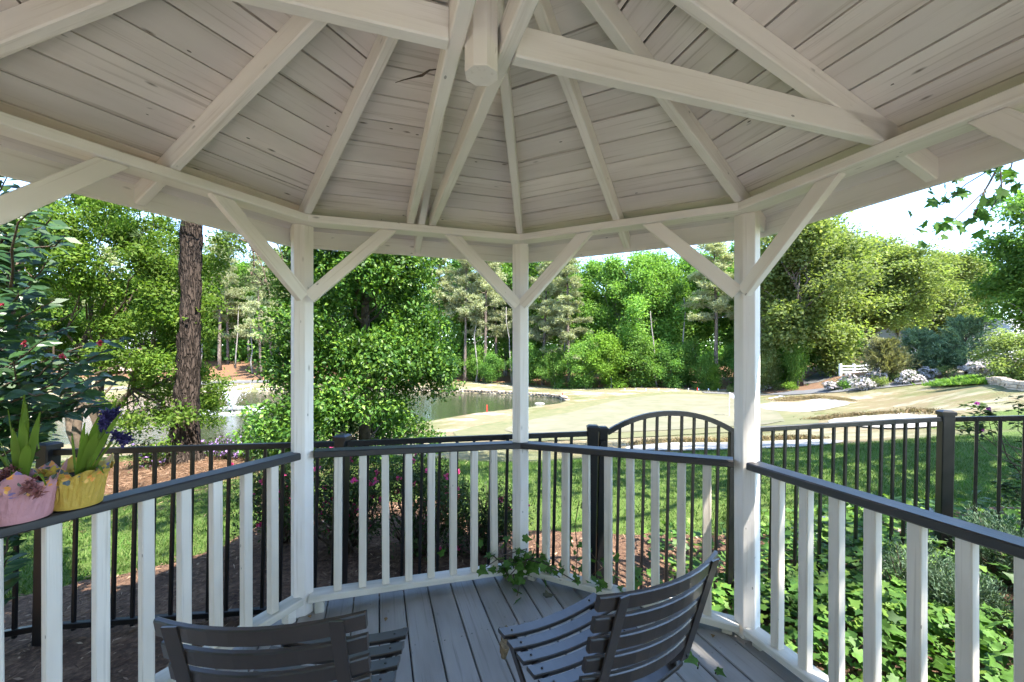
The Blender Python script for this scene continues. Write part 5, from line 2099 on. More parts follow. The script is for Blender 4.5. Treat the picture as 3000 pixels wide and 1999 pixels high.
# the low branch
YB = 3.7
main = [at(3200, 280, YB), at(2985, 395, YB), at(2930, 480, YB), at(2885, 560, YB), at(2850, 640, YB)]
b.tube(bent(mb_ + Vector((-.3, 0, 4.2)), main[0], r_, 3, .03) + main[1:], [.05, .04, .03, .022, .014, .010, .007, .004], 6)
subs = [[at(2985, 395, YB), at(2880, 460, YB - .1), at(2790, 520, YB - .15), at(2690, 545, YB - .2)], [at(2930, 480, YB), at(2830, 540, YB + .1), at(2760, 600, YB + .15)],
        [at(2885, 560, YB), at(2800, 640, YB), at(2730, 680, YB)], [at(2985, 395, YB), at(2960, 500, YB + .1), at(2900, 590, YB + .1), at(2830, 640, YB)], [at(2985, 395, YB), at(2900, 420, YB), at(2760, 470, YB)],
        [at(2930, 480, YB), at(2935, 560, YB - .1), at(2900, 620, YB - .1)]]
for s in subs:
    b.tube(s, [.006, .005, .004, .002][:len(s)] if len(s) < 4 else [.006, .005, .004, .002], 5, cap=False)
b.build('trunk', M_TWIG, mt, smooth=True)
cnt = 0
for s in subs:
    for i in range(len(s) - 1):
        for q in range(9 if i else 4):
            f = random.random()
            p = s[i].lerp(s[i + 1], f) + Vector(r_.normal(0, .055, 3))
            d = Vector((r_.normal(-.3, .5), r_.normal(-.1, .4), r_.normal(-.65, .3)))
            nr = Vector((r_.normal(0, .5), r_.normal(-.7, .4), r_.normal(.5, .4)))
            obj('leaf', m_maple, mt, leaf_frame(p, d, nr, r_.uniform(.07, .125)))
            cnt += 1

# ------------------------------------------------------------------ camellia on the left, inside the fence
r_ = np.random.default_rng(51)
cx_, cy_ = -3.15, 2.25
cb = h1(cx_, cy_)
t = thing('camellia', (cx_, cy_, cb), 'dark glossy camellia bush with red blooms at the end of the left railing', 'camellia')
CL = []
for x, y in ((0, 0), (.10, .10), (.19, .32), (.20, .52), (.13, .78), (0, 1), (-.13, .78), (-.20, .52), (-.19, .32), (-.10, .10)):
    CL.append((x, y))
V = [(0, y, -.0 - .12 * (y - .3) ** 2) for y in (0, .33, .66, 1.0)]
ol = [(.17, .28), (.21, .5), (.14, .78)]
V = [(0, 0, 0), (0, .33, .0), (0, .66, -.03), (0, 1, -.10)] + [(x, y, .06 - .03 * y) for x, y in ol] + [(-x, y, .06 - .03 * y) for x, y in ol]
F = [(0, 4, 1), (1, 4, 5), (1, 5, 2), (2, 5, 6), (2, 6, 3), (0, 1, 7), (1, 8, 7), (1, 2, 8), (2, 9, 8), (2, 3, 9)]
m_cam = mesh_py('leaf', V, F, M_CAM, True)
b = MB()
tw = []
ends = [(20, 520), (110, 600), (150, 640), (60, 690), (140, 760), (30, 780), (90, 840), (190, 690), (160, 880), (60, 930), (210, 960), (120, 1000), (40, 1060), (240, 1060), (300, 1030), (180, 1110), (360, 990), (330, 1100), (100, 1150),
        (30, 1180), (260, 1160), (200, 1210), (120, 1250), (40, 1280), (300, 1190), (-60, 600), (-40, 860), (-60, 1100), (80, 1330), (-20, 1250), (60, 560), (250, 1480), (60, 1500), (-30, 1400), (20, 1640),
        (170, 1040), (70, 1000), (220, 1120), (10, 960), (130, 930), (0, 860), (90, 1090), (150, 1180), (270, 1110), (-10, 1110), (60, 1220)]
root = Vector((cx_, cy_, cb))
for k in range(4):
    b.tube([root + Vector((.06 * k - .1, 0, -.1)), root + Vector((.12 * k - .25, .05 * k, .8)), root + Vector((.22 * k - .5, .08 * k - .1, 1.6)), root + Vector((.25 * k - .5, .1 * k - .1, 2.4))], [.035, .028, .02, .01], 6)
for i, (px, py) in enumerate(ends):
    Yq = float(np.clip(r_.normal(2.12, .14), 1.85, 2.4)) if px > 0 else 2.2
    e = at(px, py, Yq)
    s = root + Vector((r_.uniform(-.1, .35), r_.uniform(-.1, .1), max(.3, min(2.3, e.z - cb - r_.uniform(.1, .5)))))
    pl = bent(s, e, r_, 5, .03)
    b.tube(pl, [.009, .008, .006, .005, .004, .0025], 5, cap=False)
    nlf = 30
    for k in range(nlf):
        f = .22 + .80 * k / nlf
        g = min(4.999, f * 5)
        j = int(g)
        p = pl[j].lerp(pl[j + 1], g - j) if f < 1 else pl[-1]
        ax = (pl[min(j + 1, 5)] - pl[j]).normalized()
        side = ax.cross(Vector((0, 0, 1))).normalized() * (1 if k % 2 else -1)
        d = ax * r_.uniform(.2, .9) + side * r_.uniform(.4, 1) + Vector((0, 0, r_.uniform(-.6, .25)))
        nr = Vector((r_.normal(.3, .45), r_.normal(-.75, .4), .7))
        tw.append((p, d, nr, r_.uniform(.06, .10)))
b.build('stems', M_TWIG, t, smooth=True)
tw.sort(key=lambda q: q[0].y / q[3] + (9 if (q[0].x / q[0].y * FPX + 1500) < -20 else 0))
for p, d, nr, s in tw[:300]:
    obj('leaf', m_cam, t, leaf_frame(p, d, nr, s))
rest = tw[300:]
for i in range(1500):
    # the thick of the bush, behind the leading sprays
    p = at(r_.uniform(-160, 150) - 40 * (i % 3), r_.uniform(560, 1290), r_.uniform(2.35, 2.9))
    rest.append((p, Vector((r_.normal(0, .7), r_.normal(-.3, .6), r_.normal(-.3, .5))), Vector((r_.normal(.3, .5), r_.normal(-.6, .4), .7)), r_.uniform(.06, .10)))
me = leaves('foliage', np.array([tuple(q[0]) for q in rest]), np.array([tuple(q[1]) for q in rest]), np.array([tuple(q[2]) for q in rest]), np.array([q[3] for q in rest]), np.array([q[3] * .42 for q in rest]), M_CAM, .04, .08)
me.transform(WM[t.name].inverted())
o = obj('foliage', me, t, WM[t.name]); o['kind'] = 'stuff'


for i, (px, py) in enumerate([(45, 605), (5, 895), (75, 1005), (185, 1045), (295, 1005)]):
    bloom(t, at(px, py, 2.0), .020, M_REDF, seed=i)

# ------------------------------------------------------------------ azaleas along the fence
AZ = [(-2.05, 3.75, .55, .45, 'pink azalea nearest the near pine, behind the fence'), (-1.45, 3.55, .55, .46, 'pink azalea behind the left-hand post and fence'), (-.80, 3.65, .55, .45, 'twiggy pink azalea behind the middle of the first railing'),
      (-.25, 3.75, .45, .36, 'low twiggy azalea left of the middle post')]
for i, (x, y, w, h, lab) in enumerate(AZ):
    flower_bush('pink_azalea', (x, y, h1(x, y)), w, w * .8, h, M_AZ, M_PINKF, 4200, (34, 42, 26, 6)[i], lab, 'azalea', .036, .030, 90 + i, 'pink azaleas behind the fence', 46, single=True)
for i, (px, py, Y, w, h, lab) in enumerate([(440, 1378, 6.9, .38, .20, 'dark low azalea left of the near pine foot'), (665, 1365, 7.6, .42, .20, 'lilac azalea just right of the near pine foot'), (735, 1352, 7.7, .45, .22, 'lilac azalea beside the left-hand post'), (600, 1360, 7.9, .3, .14, 'small lilac azalea touching the near pine')]):
    x, y = X_(px, Y), Y
    flower_bush('lilac_azalea', (x, y, h1(x, y)), w, w, h, M_AZ, M_PURF, 1500, 60 if i == 0 else 170, lab, 'azalea', .045, .035, 110 + i, 'lilac azaleas by the near pine', 10)
# azalea reaching in at the right edge
t = thing('magenta_azalea', (4.9, 3.6, h1(4.9, 3.6)), 'magenta azalea with whorled leaves reaching in behind the corner of the fence', 'azalea')
b = MB()
r_ = np.random.default_rng(61)
rt = Vector((4.9, 3.6, h1(4.9, 3.6)))
LP, LD, LN, LS = [], [], [], []
fl_ = []
for i, (px, py) in enumerate([(2855, 1190), (2890, 1205), (2840, 1245), (2870, 1265), (2820, 1250), (2985, 1185), (2995, 1240), (2990, 1370), (2940, 1420), (2975, 1440), (2990, 1400), (2960, 1460), (2900, 1225), (3010, 1460), (3040, 1300)]):
    e = at(px, py, 3.75 + r_.normal(0, .06))
    b.tube(bent(rt + Vector((0, 0, .15)), e, r_, 4, .05), [.007, .006, .005, .003, .002], 5, cap=False)
    for k in range(30):
        a = k * 2.4
        d = Vector((math.cos(a), math.sin(a), r_.uniform(-.5, .5)))
        LP.append(tuple(e + Vector(r_.normal(0, .035, 3)))); LD.append(tuple(d)); LN.append((r_.normal(0, .3), r_.normal(0, .3), 1)); LS.append(r_.uniform(.05, .095))
    if i in (0, 1, 3, 7):
        fl_.append(e)
b.build('stems', M_TWIG, t, smooth=True)
LS = np.array(LS)
me = leaves('foliage', np.array(LP), np.array(LD), np.array(LN), LS, LS * .36, M_AZ, .05, .12)
me.transform(WM[t.name].inverted())
obj('foliage', me, t, WM[t.name])
for i, e in enumerate(fl_):
    bloom(t, e + Vector((0, -.02, .02)), .028, M_MAGF, 'bloom', 9, 30 + i, (-.3, -.6, .6))

# ------------------------------------------------------------------ flower pots on the left rail


def paper_mat(name, col, seed):
    """crinkled foil paper with a printed flower border near the rim (local z)"""
    m, nt, b = new_mat(name)
    q = N(nt)
    v = q.coords((1, 1, 1), rand=False)
    tc = q.n('ShaderNodeTexCoord')
    sep = q.n('ShaderNodeSeparateXYZ')
    q.l(tc.outputs['Object'], sep.inputs[0])
    vo = q.n('ShaderNodeTexVoronoi')
    vo.inputs['Scale'].default_value = 46
    q.l(v, vo.inputs['Vector'])
    hue = q.n('ShaderNodeValToRGB')
    hue.color_ramp.interpolation = 'CONSTANT'
    e = hue.color_ramp.elements
    e[0].position, e[0].color = 0, (.75, .30, .06, 1)
    e[1].position, e[1].color = .3, (.12, .14, .10, 1)
    for p, c in ((.5, (.45, .10, .10, 1)), (.62, (.22, .17, .35, 1)), (.75, (.08, .12, .14, 1)), (.88, (.80, .45, .12, 1))):
        k = e.new(p); k.color = c
    s2 = q.n('ShaderNodeSeparateColor')
    q.l(vo.outputs['Color'], s2.inputs[0])
    q.l(s2.outputs[0], hue.inputs[0])
    dot = q.math('LESS_THAN', vo.outputs['Distance'], .48)
    patch = q.math('GREATER_THAN', q.noise(v, 17, 2), .43)
    band = q.math('GREATER_THAN', sep.outputs[2], .088)
    f = q.math('MULTIPLY', q.math('MULTIPLY', dot, patch), band)
    n1 = q.noise(v, 30, 4)
    base = q.mix(n1, tuple(x * .85 for x in col), col)
    q.l(q.mix(f, base, hue.outputs[0]), b.inputs['Base Color'])
    b.inputs['Roughness'].default_value = .55
    q.bump(n1, .9, .01, b)
    return m


M_PINKP = paper_mat('pink_paper', (.56, .27, .29), 1)
M_YELP = paper_mat('yellow_paper', (.55, .36, .055), 2)
M_SOIL = plain('potting_soil', (.03, .02, .015), .95, .1, .4, 80)


def pot(loc, rt, rb, h, mat, label, seed, leafspec, spikes, petals):
    t = thing('flower_pot', loc, label, 'flower pot', 'potted hyacinths on the left rail')
    L = Vector(loc)
    r = np.random.default_rng(seed)
    NS = 64
    V, F = [], []
    PL = []
    while len(PL) < NS:
        PL += [r.uniform(-1.2, 1.2)] * int(r.integers(2, 6))
    prof = [(0, .96), (.02, 1.0), (.25, 1.0), (.5, 1.0), (.75, 1.0), (.92, 1.0), (1.0, 1.02)]
    for j, (f, s) in enumerate(prof):
        for i in range(NS):
            a = 2 * math.pi * i / NS
            pleat = (.0040 * PL[i] + .0022 * math.sin(a * 23 + 9 * f)) * min(1, .25 + f * 1.5)
            rr = (rb + (rt - rb) * f) * s + pleat * (1 if f > .02 else .3)
            z = h * f
            if f > .9:
                z += .022 * max(0, math.sin(a * 2.0 + seed)) ** 3 * (f - .9) * 10 + .010 * math.sin(a * 5 + seed * 2) * (f - .9) * 10
                rr += .012 * max(0, math.sin(a * 2.0 + seed)) * (f - .9) * 10
            V.append((rr * math.cos(a), rr * math.sin(a), z))
    for j in range(len(prof) - 1):
        for i in range(NS):
            F.append((j * NS + i, j * NS + (i + 1) % NS, (j + 1) * NS + (i + 1) % NS, (j + 1) * NS + i))
    F.append(tuple(range(NS - 1, -1, -1)))
    me = mesh_py('paper_wrapper', V, F, mat)
    o = obj('paper_wrapper', me, t, WM[t.name])
    md = o.modifiers.new('thick', 'SOLIDIFY'); md.thickness = .0012
    # flared paper points at the rim
    for k in range(5):
        a = k * 1.256 + seed
        w = .040
        c0 = Vector((math.cos(a), math.sin(a), 0))
        s0 = Vector((-math.sin(a), math.cos(a), 0))
        A = c0 * (rt * .99) + Vector((0, 0, h * .90))
        hh = r.uniform(.035, .07)
        VV = [A - s0 * w, A + s0 * w, A + s0 * w * .75 + c0 * .010 + Vector((0, 0, hh * .5)), A + c0 * .022 + Vector((0, 0, hh)), A - s0 * w * .8 + c0 * .012 + Vector((0, 0, hh * .4)), A + c0 * .006 + Vector((0, 0, hh * .35))]
        FF = [(0, 1, 5), (1, 2, 5), (2, 3, 5), (3, 4, 5), (4, 0, 5)]
        p_ = obj('paper_point', mesh_py('paper_point', VV, FF, mat), o, WM[t.name])
        md = p_.modifiers.new('thick', 'SOLIDIFY'); md.thickness = .0012
    b = MB().tube([L + Vector((0, 0, h * .80)), L + Vector((0, 0, h * .84))], [rt * .9, rt * .86], 20)
    b.build('soil', M_SOIL, t)
    for (ax, ay, ht, wd, bend) in leafspec:
        V, F = [], []
        n = 8
        for i in range(n + 1):
            f = i / n
            w = wd * min(1, .55 + f * 1.5) * min(1, (1 - f) * 3.0 + .12)
            x = ax * (.18 + .82 * f ** 1.0) * 1.0
            y = ay * (.18 + .82 * f)
            z = h * .82 + ht * 1.18 * (f - bend * max(0, f - .55) ** 2 * 3)
            sd = Vector((-ay, ax, 0))
            sd = sd.normalized() if sd.length > .01 else Vector((1, 0, 0))
            sd = (sd + Vector((.6, -.2, 0))).normalized()
            c = Vector((x, y, z))
            V += [c - sd * w * .72 + Vector((0, 0, w * .3)), c + Vector((0, .004, -w * .1)), c + sd * w * .72 + Vector((0, 0, w * .3))]
        for i in range(n):
            F += [(i * 3, i * 3 + 1, i * 3 + 4, i * 3 + 3), (i * 3 + 1, i * 3 + 2, i * 3 + 5, i * 3 + 4)]
        me = mesh_py('leaf', V, F, M_STRAP, True)
        obj('leaf', me, t, WM[t.name])
    for (sx, sy, ht, dx, dz, ln) in spikes:
        # stalk
        s = L + Vector((sx * .3, sy * .3, h * .82))
        e = L + Vector((sx, sy, h * .82 + ht))
        b = MB().tube(bent(s, e, r, 4, .02), [.006, .006, .005, .005, .004], 6)
        st = b.build('stalk', M_STRAP, t, smooth=True)
        n = 46
        f = np.linspace(0, 1, n)
        axv = np.array([dx, -.1, dz])
        C = np.array([tuple(e)]) + f[:, None] * axv * ln + r.normal(0, .006, (n, 3))
        per = 6
        P = np.repeat(C, per, 0)
        D = unit(r.normal(0, 1, P.shape))
        me = leaves('flower_spike', P, D, r.normal(0, 1, P.shape), r.uniform(.012, .022, len(P)), .008, petals, 0, -.2)
        me.transform(WM[t.name].inverted())
        obj('flower_spike', me, t, WM[t.name])
    return t


F0 = side_frame(0)
RT = .916


def on_rail(px):
    """point on the left rail's centre line at a photograph column"""
    best = None
    for i in range(400):
        x = -.6 + 1.2 * i / 400
        p = F0 @ Vector((x, A_RAIL + .045, RT))
        u = 1500 + FPX * p.x / p.y
        if best is None or abs(u - px) < best[0]:
            best = (abs(u - px), p)
    return best[1]


pp = on_rail(62)
pot((pp.x, pp.y, RT + RZ[1] * .35), .096, .074, .140, M_PINKP, 'hyacinth pot wrapped in pink flower-print paper', 3,
    [(-.02, .03, .24, .018, .0), (.015, -.035, .17, .019, .0), (-.035, -.035, .15, .02, .1), (-.07, .0, .10, .020, .3), (-.05, .02, .17, .020, .1), (-.02, -.02, .22, .017, 0), (.0, .01, .26, .016, 0), (.02, .0, .24, .015, .05), (.035, -.02, .20, .017, .1), (.055, .01, .21, .014, .0), (.06, -.03, .14, .018, .2), (-.055, -.03, .12, .022, .3), (.03, -.05, .08, .014, 1.2), (.12, -.03, .06, .008, 1.5), (.04, .02, .22, .012, .9)],
    [(.0, -.035, .03, .1, .8, .035), (.07, -.05, .035, .9, -.9, .055)], M_HYP)
pp = on_rail(226)
pot((pp.x, pp.y, RT + RZ[1] * .5), .088, .070, .128, M_YELP, 'hyacinth pot wrapped in yellow paper with blue spent blooms', 5,
    [(.09, .0, .20, .018, .0), (.13, .02, .24, .016, .0), (.17, .0, .22, .012, .1), (.06, -.02, .14, .018, 0), (.11, -.03, .15, .020, .0), (.04, .03, .16, .014, 0), (.13, -.03, .06, .012, 1.2), (-.06, -.03, .05, .012, .8), (-.04, .02, .15, .008, .2), (.03, .0, .17, .010, .0)],
    [(.105, .0, .18, .15, 1.0, .055), (.16, -.02, .16, .9, -.4, .06), (.115, .01, .225, .9, .3, .03)], M_HYB)

# ------------------------------------------------------------------ ivy
r_ = np.random.default_rng(71)


def ivy_leaf(parent, p, size, seedn=None, flat=.9):
    a = r_.uniform(0, 2 * math.pi)
    d = Vector((math.cos(a), math.sin(a), r_.normal(-.15, .3)))
    nr = Vector((r_.normal(0, .5), r_.normal(-.3, .5), flat))
    return obj('leaf', m_ivy if r_.random() < .6 else m_ivy2, parent, leaf_frame(p, d, nr, size))


def ivy_stems(parent, paths):
    b = MB()
    for pl in paths:
        b.tube(pl, [.0035] * len(pl), 5, cap=False)
    b.build('stems', M_TWIG, parent, smooth=True)


# clump at the foot of the middle post
c0 = corner(2, 1.63)
t = thing('ivy', (c0.x, c0.y, 0), 'ivy clump spilling over the bottom rail at the foot of the middle post', 'ivy')
paths = []
for k in range(9):
    a = c0 + Vector((r_.normal(0, .06), .10, -.05))
    m = c0 + Vector((r_.normal(0, .12), -.02, r_.uniform(.10, .24)))
    e = c0 + Vector((r_.normal(0, .22), r_.uniform(-.22, -.02), r_.uniform(.01, .14)))
    paths.append([a, m, (m + e) / 2 + Vector((0, 0, .03)), e])
ivy_stems(t, paths)
for pl in paths:
    for k in range(9):
        g = r_.uniform(.6, 3)
        j = min(2, int(g))
        p = pl[j].lerp(pl[j + 1], g - j) + Vector(r_.normal(0, .022, 3))
        p.z = max(p.z, .015)
        ivy_leaf(t, p, r_.uniform(.045, .08), flat=.5)
# creeping along the second railing, and up a picket
t = thing('ivy', (.45, 2.62, -.2), 'ivy creeping along the foot of the second railing behind the sideways chair', 'ivy')
F2 = side_frame(2)
paths = []
P_ = []
for k in range(62):
    x = r_.uniform(-.30, .30)
    p = F2 @ Vector((x, A_RAIL + r_.uniform(.05, .42), 0))
    p.z = r_.uniform(-.12, .16) - .2 * max(0, (p - GC).length - 1.9)
    P_.append(p)
    if k % 3 == 0:
        paths.append([p, p + Vector((r_.normal(0, .03), .03, -.12)), p + Vector((r_.normal(0, .05), .08, -.26))])
ivy_stems(t, paths)
for p in P_:
    ivy_leaf(t, p, r_.uniform(.045, .085), flat=.5)
for k in range(9):
    p = F2 @ Vector((-.12 + r_.normal(0, .08), A_RAIL + r_.uniform(-.04, .05), .10))
    ivy_leaf(t, p, r_.uniform(.045, .07), flat=.4)
t = thing('ivy_strand', (X_(1690, 2.95), 2.95, -.2), 'thin ivy strand climbing a fence picket left of the gate', 'ivy')
pl = [at(1685, 1690, 2.95), at(1692, 1610, 2.95), at(1684, 1540, 2.96), at(1696, 1470, 2.97)]
ivy_stems(t, [pl])
for k in range(11):
    g = r_.uniform(0, 2.99); j = int(g)
    ivy_leaf(t, pl[j].lerp(pl[j + 1], g - j) + Vector(r_.normal(0, .02, 3)), r_.uniform(.04, .07), flat=.3)
t = thing('ivy_strand', (X_(1480, 2.85), 2.85, -.2), 'few young ivy leaves beside the foot of the middle post', 'ivy')
pl = [at(1462, 1680, 2.85), at(1480, 1600, 2.85), at(1478, 1570, 2.85)]
ivy_stems(t, [pl])
for k, (px, py) in enumerate([(1485, 1572), (1478, 1598), (1440, 1628), (1414, 1590), (1300, 1620), (1388, 1642)]):
    ivy_leaf(t, at(px, py, 2.85), .06, flat=.3)
# the bed on the right
t = thing('ivy_bed', (2.6, 2.3, h1(2.6, 2.3)), 'thick bed of sunlit ivy between the right railing and the fence', 'ivy')
LV = []
for k in range(13000):
    x, y = r_.uniform(1.25, 4.6), r_.uniform(.9, 4.1)
    rr_ = math.hypot(x - GC.x, y - GC.y)
    if rr_ < 1.80:
        continue
    dens = min(1, max(.22, (rr_ - 1.74) / .7))
    if y > 3.3 and x < 2.1:
        dens *= .12
    if r_.random() > dens * (.55 + .45 * math.sin(x * 3.1 + 1) * math.cos(y * 2.3)) + .12:
        continue
    LV.append((x, y))
LV = np.array(LV)
hh = hz(LV)
mound = .10 + .16 * np.clip((np.hypot(LV[:, 0] - GC.x, LV[:, 1] - GC.y) - 1.9) / .8, 0, 1) + .07 * np.sin(LV[:, 0] * 4) * np.cos(LV[:, 1] * 5)
Z = hh + np.maximum(.03, mound * r_.uniform(.35, 1.1, len(LV)))
order = np.argsort(LV[:, 1] + (Z < hh + .1) * .6 + ((LV[:, 0] / LV[:, 1]) > 1.26) * 9)
for k in order[:300]:
    ivy_leaf(t, Vector((LV[k, 0], LV[k, 1], Z[k])), r_.uniform(.045, .09), flat=.95)
SP = np.array(IVYS)
SPc = np.vstack([[0, .30], SP])
nv = len(SPc)
Vs, Fs = [], []
fan = np.array([(0, 1 + i, 1 + (i + 1) % len(SP)) for i in range(len(SP))])
for q, k in enumerate(order[300:]):
    a = r_.uniform(0, 2 * math.pi)
    M = leaf_frame((LV[k, 0], LV[k, 1], Z[k]), (math.cos(a), math.sin(a), r_.normal(-.1, .25)), (r_.normal(0, .45), r_.normal(-.2, .45), 1), r_.uniform(.045, .09))
    A = np.array(M)
    L3 = np.column_stack([SPc, np.abs(SPc[:, 0]) * .1, np.ones(nv)])
    Vs.append((L3 @ A.T)[:, :3])
    Fs.append(fan + q * nv)
me = mesh_np('foliage', np.vstack(Vs), np.vstack(Fs), M_IVY)
me.transform(WM[t.name].inverted())
o = obj('foliage', me, t, WM[t.name]); o['kind'] = 'stuff'
# sprig growing up through the deck boards
t = thing('ivy_sprig', (X_(2040, 1.95), 1.95, 0), 'ivy sprig growing up between the deck boards right of the sideways chair', 'ivy')
pl = [at(2040, 1945, 1.95), at(2048, 1920, 1.95), at(2030, 1900, 1.95)]
for q in pl:
    q.z = max(q.z, 0.0)
pl[0].z = -.03; pl[1].z = .03; pl[2].z = .06
ivy_stems(t, [pl, [pl[0] + Vector((.07, -.03, .0)), pl[0] + Vector((.08, -.03, .05))], [pl[0] + Vector((-.12, .0, .0)), pl[0] + Vector((-.13, .0, .07))]])
obj('leaf', m_ivy, t, leaf_frame(pl[2], (-.6, -.5, .1), (.1, -.5, .9), .085))
obj('leaf', m_ivy, t, leaf_frame(pl[0] + Vector((.08, -.03, .05)), (.5, -.7, -.1), (.1, -.4, .9), .05))
obj('leaf', m_ivy, t, leaf_frame(pl[0] + Vector((-.13, 0, .07)), (-.4, .3, .3), (.1, -.6, .7), .03))
# dry fallen leaves on the deck
M_DRY = leaf_mat('fallen_leaf', (.09, .085, .055), (.14, .13, .09), transl=.1, rough=.8, clump=4)
M_DRYB = leaf_mat('brown_litter', (.20, .12, .06), (.32, .20, .10), transl=.1, rough=.8, clump=4)
p = at(1597, 1762, 1213 * EYE / (1762 - HZ))
tag(obj('fallen_leaf', lobed('fallen_leaf', IVYS, M_DRY, .45), None, leaf_frame((p.x, p.y, .022), (.7, .3, .05), (.1, 0, 1), .075)), 'curled grey-green leaf lying on the deck left of the sideways chair', 'leaf')
for i, (px, py, lab) in enumerate([(1128, 1822, 'brown leaf scrap beyond the back of the left chair'), (1190, 1850, 'thin brown twig scrap on the deck right of the left chair seat'), (2090, 1862, 'pale wood chip under the railing near the right-hand post'), (905, 1806, 'brown leaf scrap by the foot of the left-hand post')]):
    p = at(px, py, 1213 * EYE / (py - HZ))
    tag(obj('leaf_scrap', mesh_py('leaf_scrap', [(0, 0, 0), (.012, .012, .008), (0, .032, .003), (-.010, .014, .009), (.004, .016, .012)], [(0, 1, 4), (1, 2, 4), (2, 3, 4), (3, 0, 4)], M_DRYB), None, Matrix.Translation((p.x, p.y, .003)) @ Matrix.Rotation(i * 1.3, 4, 'Z')), lab, 'leaf scrap', 'litter on the deck')

# ------------------------------------------------------------------ juniper and daylily in the ivy
for i, (px, py, Y, w, h, lab) in enumerate([(2690, 1640, 2.75, .26, .15, 'blue-green juniper behind the right railing'), (2930, 1600, 2.9, .28, .17, 'blue-green juniper at the edge of the view behind the fence corner'), (2830, 1690, 2.5, .20, .10, 'low juniper tuft among ivy behind the right railing')]):
    x, y = X_(px, Y), Y
    zb = h1(x, y)
    r = np.random.default_rng(130 + i)
    t = thing('juniper', (x, y, zb), lab, 'juniper', 'junipers in the ivy bed')
    b = MB()
    roots, dirs = [], []
    for k in range(120):
        a = r.uniform(0, 6.28)
        e = Vector((x + math.cos(a) * w * r.uniform(.2, 1), y + math.sin(a) * w * r.uniform(.2, 1), zb + .12 + h * 2 * r.uniform(.2, 1)))
        s = Vector((x, y, zb))
        if k % 4 == 0:
            b.tube(bent(s, e, r, 3, .06), [.010, .008, .005, .002], 4, cap=False)
        d = (e - s).normalized() + Vector((0, 0, .3))
        for q in range(60):
            f = r.uniform(.55, 1.04)
            p = s.lerp(e, f)
            roots.append(tuple(p + Vector(r.normal(0, .02, 3)))); dirs.append(tuple(d + Vector(r.normal(0, .6, 3))))
    b.build('stems', M_TWIG, t)
    n = len(roots)
    me = leaves('foliage', np.array(roots), np.array(dirs), r.normal(0, 1, (n, 3)) + np.array([0, 0, .5]), r.uniform(.015, .045, n), r.uniform(.004, .007, n), M_JUN, 0, 0)
    me.transform(WM[t.name].inverted())
    obj('foliage', me, t, WM[t.name])
for i, (px, Y, n, lab) in enumerate([(2440, 2.75, 42, 'daylily clump of arching strap leaves in the ivy'), (2370, 2.9, 24, 'smaller daylily clump nearest the right-hand post')]):
    x, y = X_(px, Y), Y
    zb = h1(x, y)
    t = thing('daylily', (x, y, zb), lab, 'daylily', 'daylilies in the ivy bed')
    r = np.random.default_rng(140 + i)
    for k in range(n):
        a = r.uniform(0, 6.28)
        L = r.uniform(.25, .45)
        V, F = [], []
        for j in range(6):
            f = j / 5
            c = Vector((math.cos(a) * L * .75 * f, math.sin(a) * L * .75 * f, .05 + L * (1.35 * f - 1.0 * f * f)))
            sd = Vector((-math.sin(a), math.cos(a), 0)) * (.009 * (1 - f ** 2) + .001)
            V += [c - sd, c + sd]
            if j:
                F.append((2 * j - 2, 2 * j - 1, 2 * j + 1, 2 * j))
        obj('leaf', mesh_py('leaf', V, F, M_LILY, True), t, WM[t.name])

# ------------------------------------------------------------------ drainage stones behind the right fence
rs = np.random.default_rng(81)
bb = bmesh.new(); bmesh.ops.create_icosphere(bb, subdivisions=2, radius=1)
for v in bb.verts:
    v.co *= 1 + .16 * mnoise.noise(v.co * 1.7)
rm_ = bpy.data.meshes.new('river_stone'); bb.to_mesh(rm_); bb.free(); rm_.materials.append(M_ROCK)
for p_ in rm_.polygons:
    p_.use_smooth = True
for i in range(30):
    x, y = rs.uniform(2.5, 4.3), rs.uniform(3.75, 4.25)
    s = rs.uniform(.05, .10)
    tag(obj('river_stone', rm_, None, Matrix.Translation((x, y, h1(x, y) + s * .3)) @ Matrix.Rotation(rs.uniform(0, 6), 4, 'Z') @ Matrix.Diagonal((s * 1.3, s, s * .65, 1))), 'pale river stone in the drain strip behind the fence right of the gate', 'stone', 'river stones in the drain strip')

# ------------------------------------------------------------------ lawn blades, mulch chips
r_ = np.random.default_rng(91)
ML = np.array([(p.x, p.y) for p in MULCH])
gp = np.column_stack([r_.uniform(-7.5, 10, 74000), 3.1 + 6.8 * r_.uniform(0, 1, 74000) ** 1.4])
u = gp[:, 0] / gp[:, 1]
gp = gp[(u > -1.3) & (u < 1.3)]
gp = gp[poly_dist(gp, ML) > -.02]
ps = np.exp(-(((gp[:, 0] + 5.6) / 1.9) ** 2 + ((gp[:, 1] - 6.7) / 1.3) ** 2) ** 2)
gp = gp[ps < .4]
dist = np.abs(gp[:, 0] + 1.0 * np.sin(gp[:, 1]))
G3 = np.column_stack([gp, hz(gp)])
tag(obj('lawn_grass', grass_tufts('lawn_grass', G3, .050, .0048, 2, M_GRASS, 3, .03, .45)), 'short green lawn blades in the shade beyond the fence', 'grass', kind='stuff')
n = 15000
cp = np.column_stack([r_.uniform(-4.2, 5.0, n), r_.uniform(.6, 4.8, n)])
rg = np.hypot(cp[:, 0] - GC.x, cp[:, 1] - GC.y)
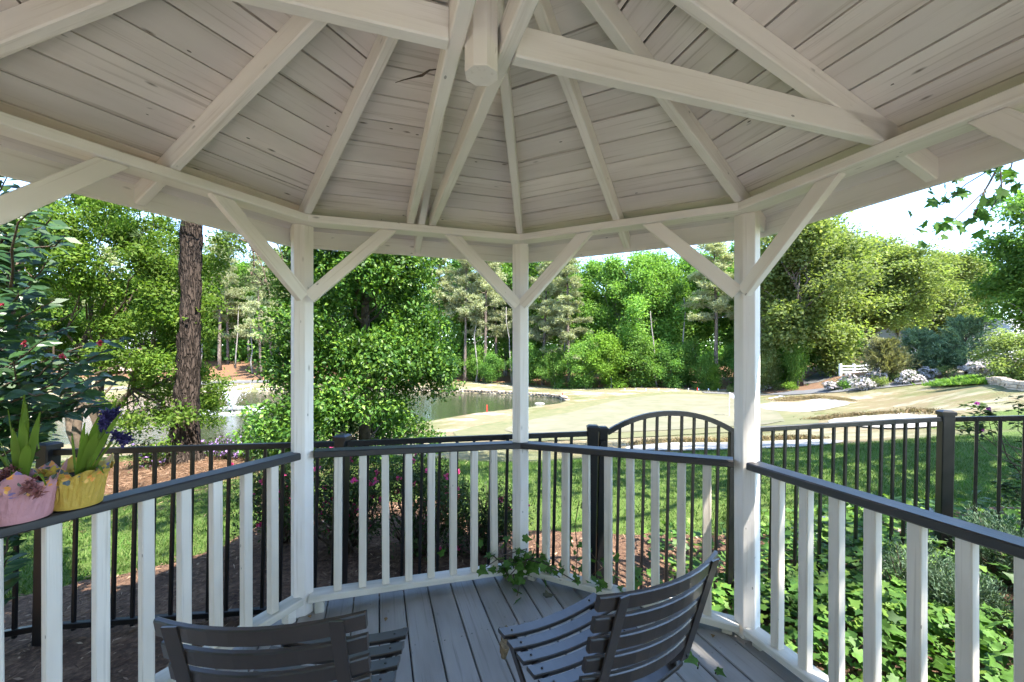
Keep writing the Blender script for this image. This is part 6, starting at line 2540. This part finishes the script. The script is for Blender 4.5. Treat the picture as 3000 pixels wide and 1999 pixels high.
cp = cp[(rg > 1.75) & (poly_dist(cp, ML) < 0)]
n = len(cp)
a = r_.uniform(0, 2 * np.pi, n)
D = np.column_stack([np.cos(a), np.sin(a), r_.normal(0, .25, n)])
L = r_.uniform(.012, .075, n)
Wd = np.where(r_.random(n) < .45, .004, r_.uniform(.006, .018, n))
P = np.column_stack([cp, hz(cp) + .03 + r_.uniform(0, .02, n)])
tag(obj('mulch_chips', leaves('mulch_chips', P, D, np.column_stack([r_.normal(0, .3, n), r_.normal(0, .3, n), np.ones(n)]), L, Wd, M_CHIP, 0, .05)), 'loose bark chips and pine straw scattered over the bed', 'mulch', kind='stuff')
n = 9000
cp = np.column_stack([r_.normal(-5.4, 1.5, n), r_.normal(6.5, .8, n)])
P = np.column_stack([cp, hz(cp) + .02])
a = r_.uniform(0, 2 * np.pi, n)
D = np.column_stack([np.cos(a), np.sin(a), r_.normal(0, .15, n)])
tag(obj('pine_straw', leaves('pine_straw', P, D, np.column_stack([r_.normal(0, .3, n), r_.normal(0, .3, n), np.ones(n)]), r_.uniform(.06, .18, n), .006, M_CHIP, 0, .05)), 'pine straw lying round the foot of the near pine', 'pine straw', kind='stuff')

# ------------------------------------------------------------------ small things under the roof
a2 = ang(2)
d2 = Vector((math.cos(a2), math.sin(a2), 0))
s2 = Vector((-d2.y, d2.x, 0))
V, F = [], []
p = GC + d2 * .92 + s2 * .025
zz = RB + RISE * (1 - .92 / PLATE_R)
b = MB()
for k in range(7):
    q = p + d2 * (.02 * k) + s2 * (.008 * (k % 2))
    b.tube([q + Vector((0, 0, .085)), q + s2 * .01 + Vector((0, 0, .03 + .008 * k))], [.022, .012], 8)
tag(b.build('wasp_nest', M_MUD), 'brown mud nest stuck beside the hip rafter over the middle post', 'nest')
p0 = at(1158, 243, 1.55); p1 = at(1283, 203, 1.45)
tw = bent(p0, p1, np.random.default_rng(2), 6, .03)
tag(MB().tube(tw, [.001, .002, .002, .003, .005, .003, .002], 5).build('dry_twig', M_TWIG), 'dry twig caught on the ceiling boards left of the king post', 'twig')
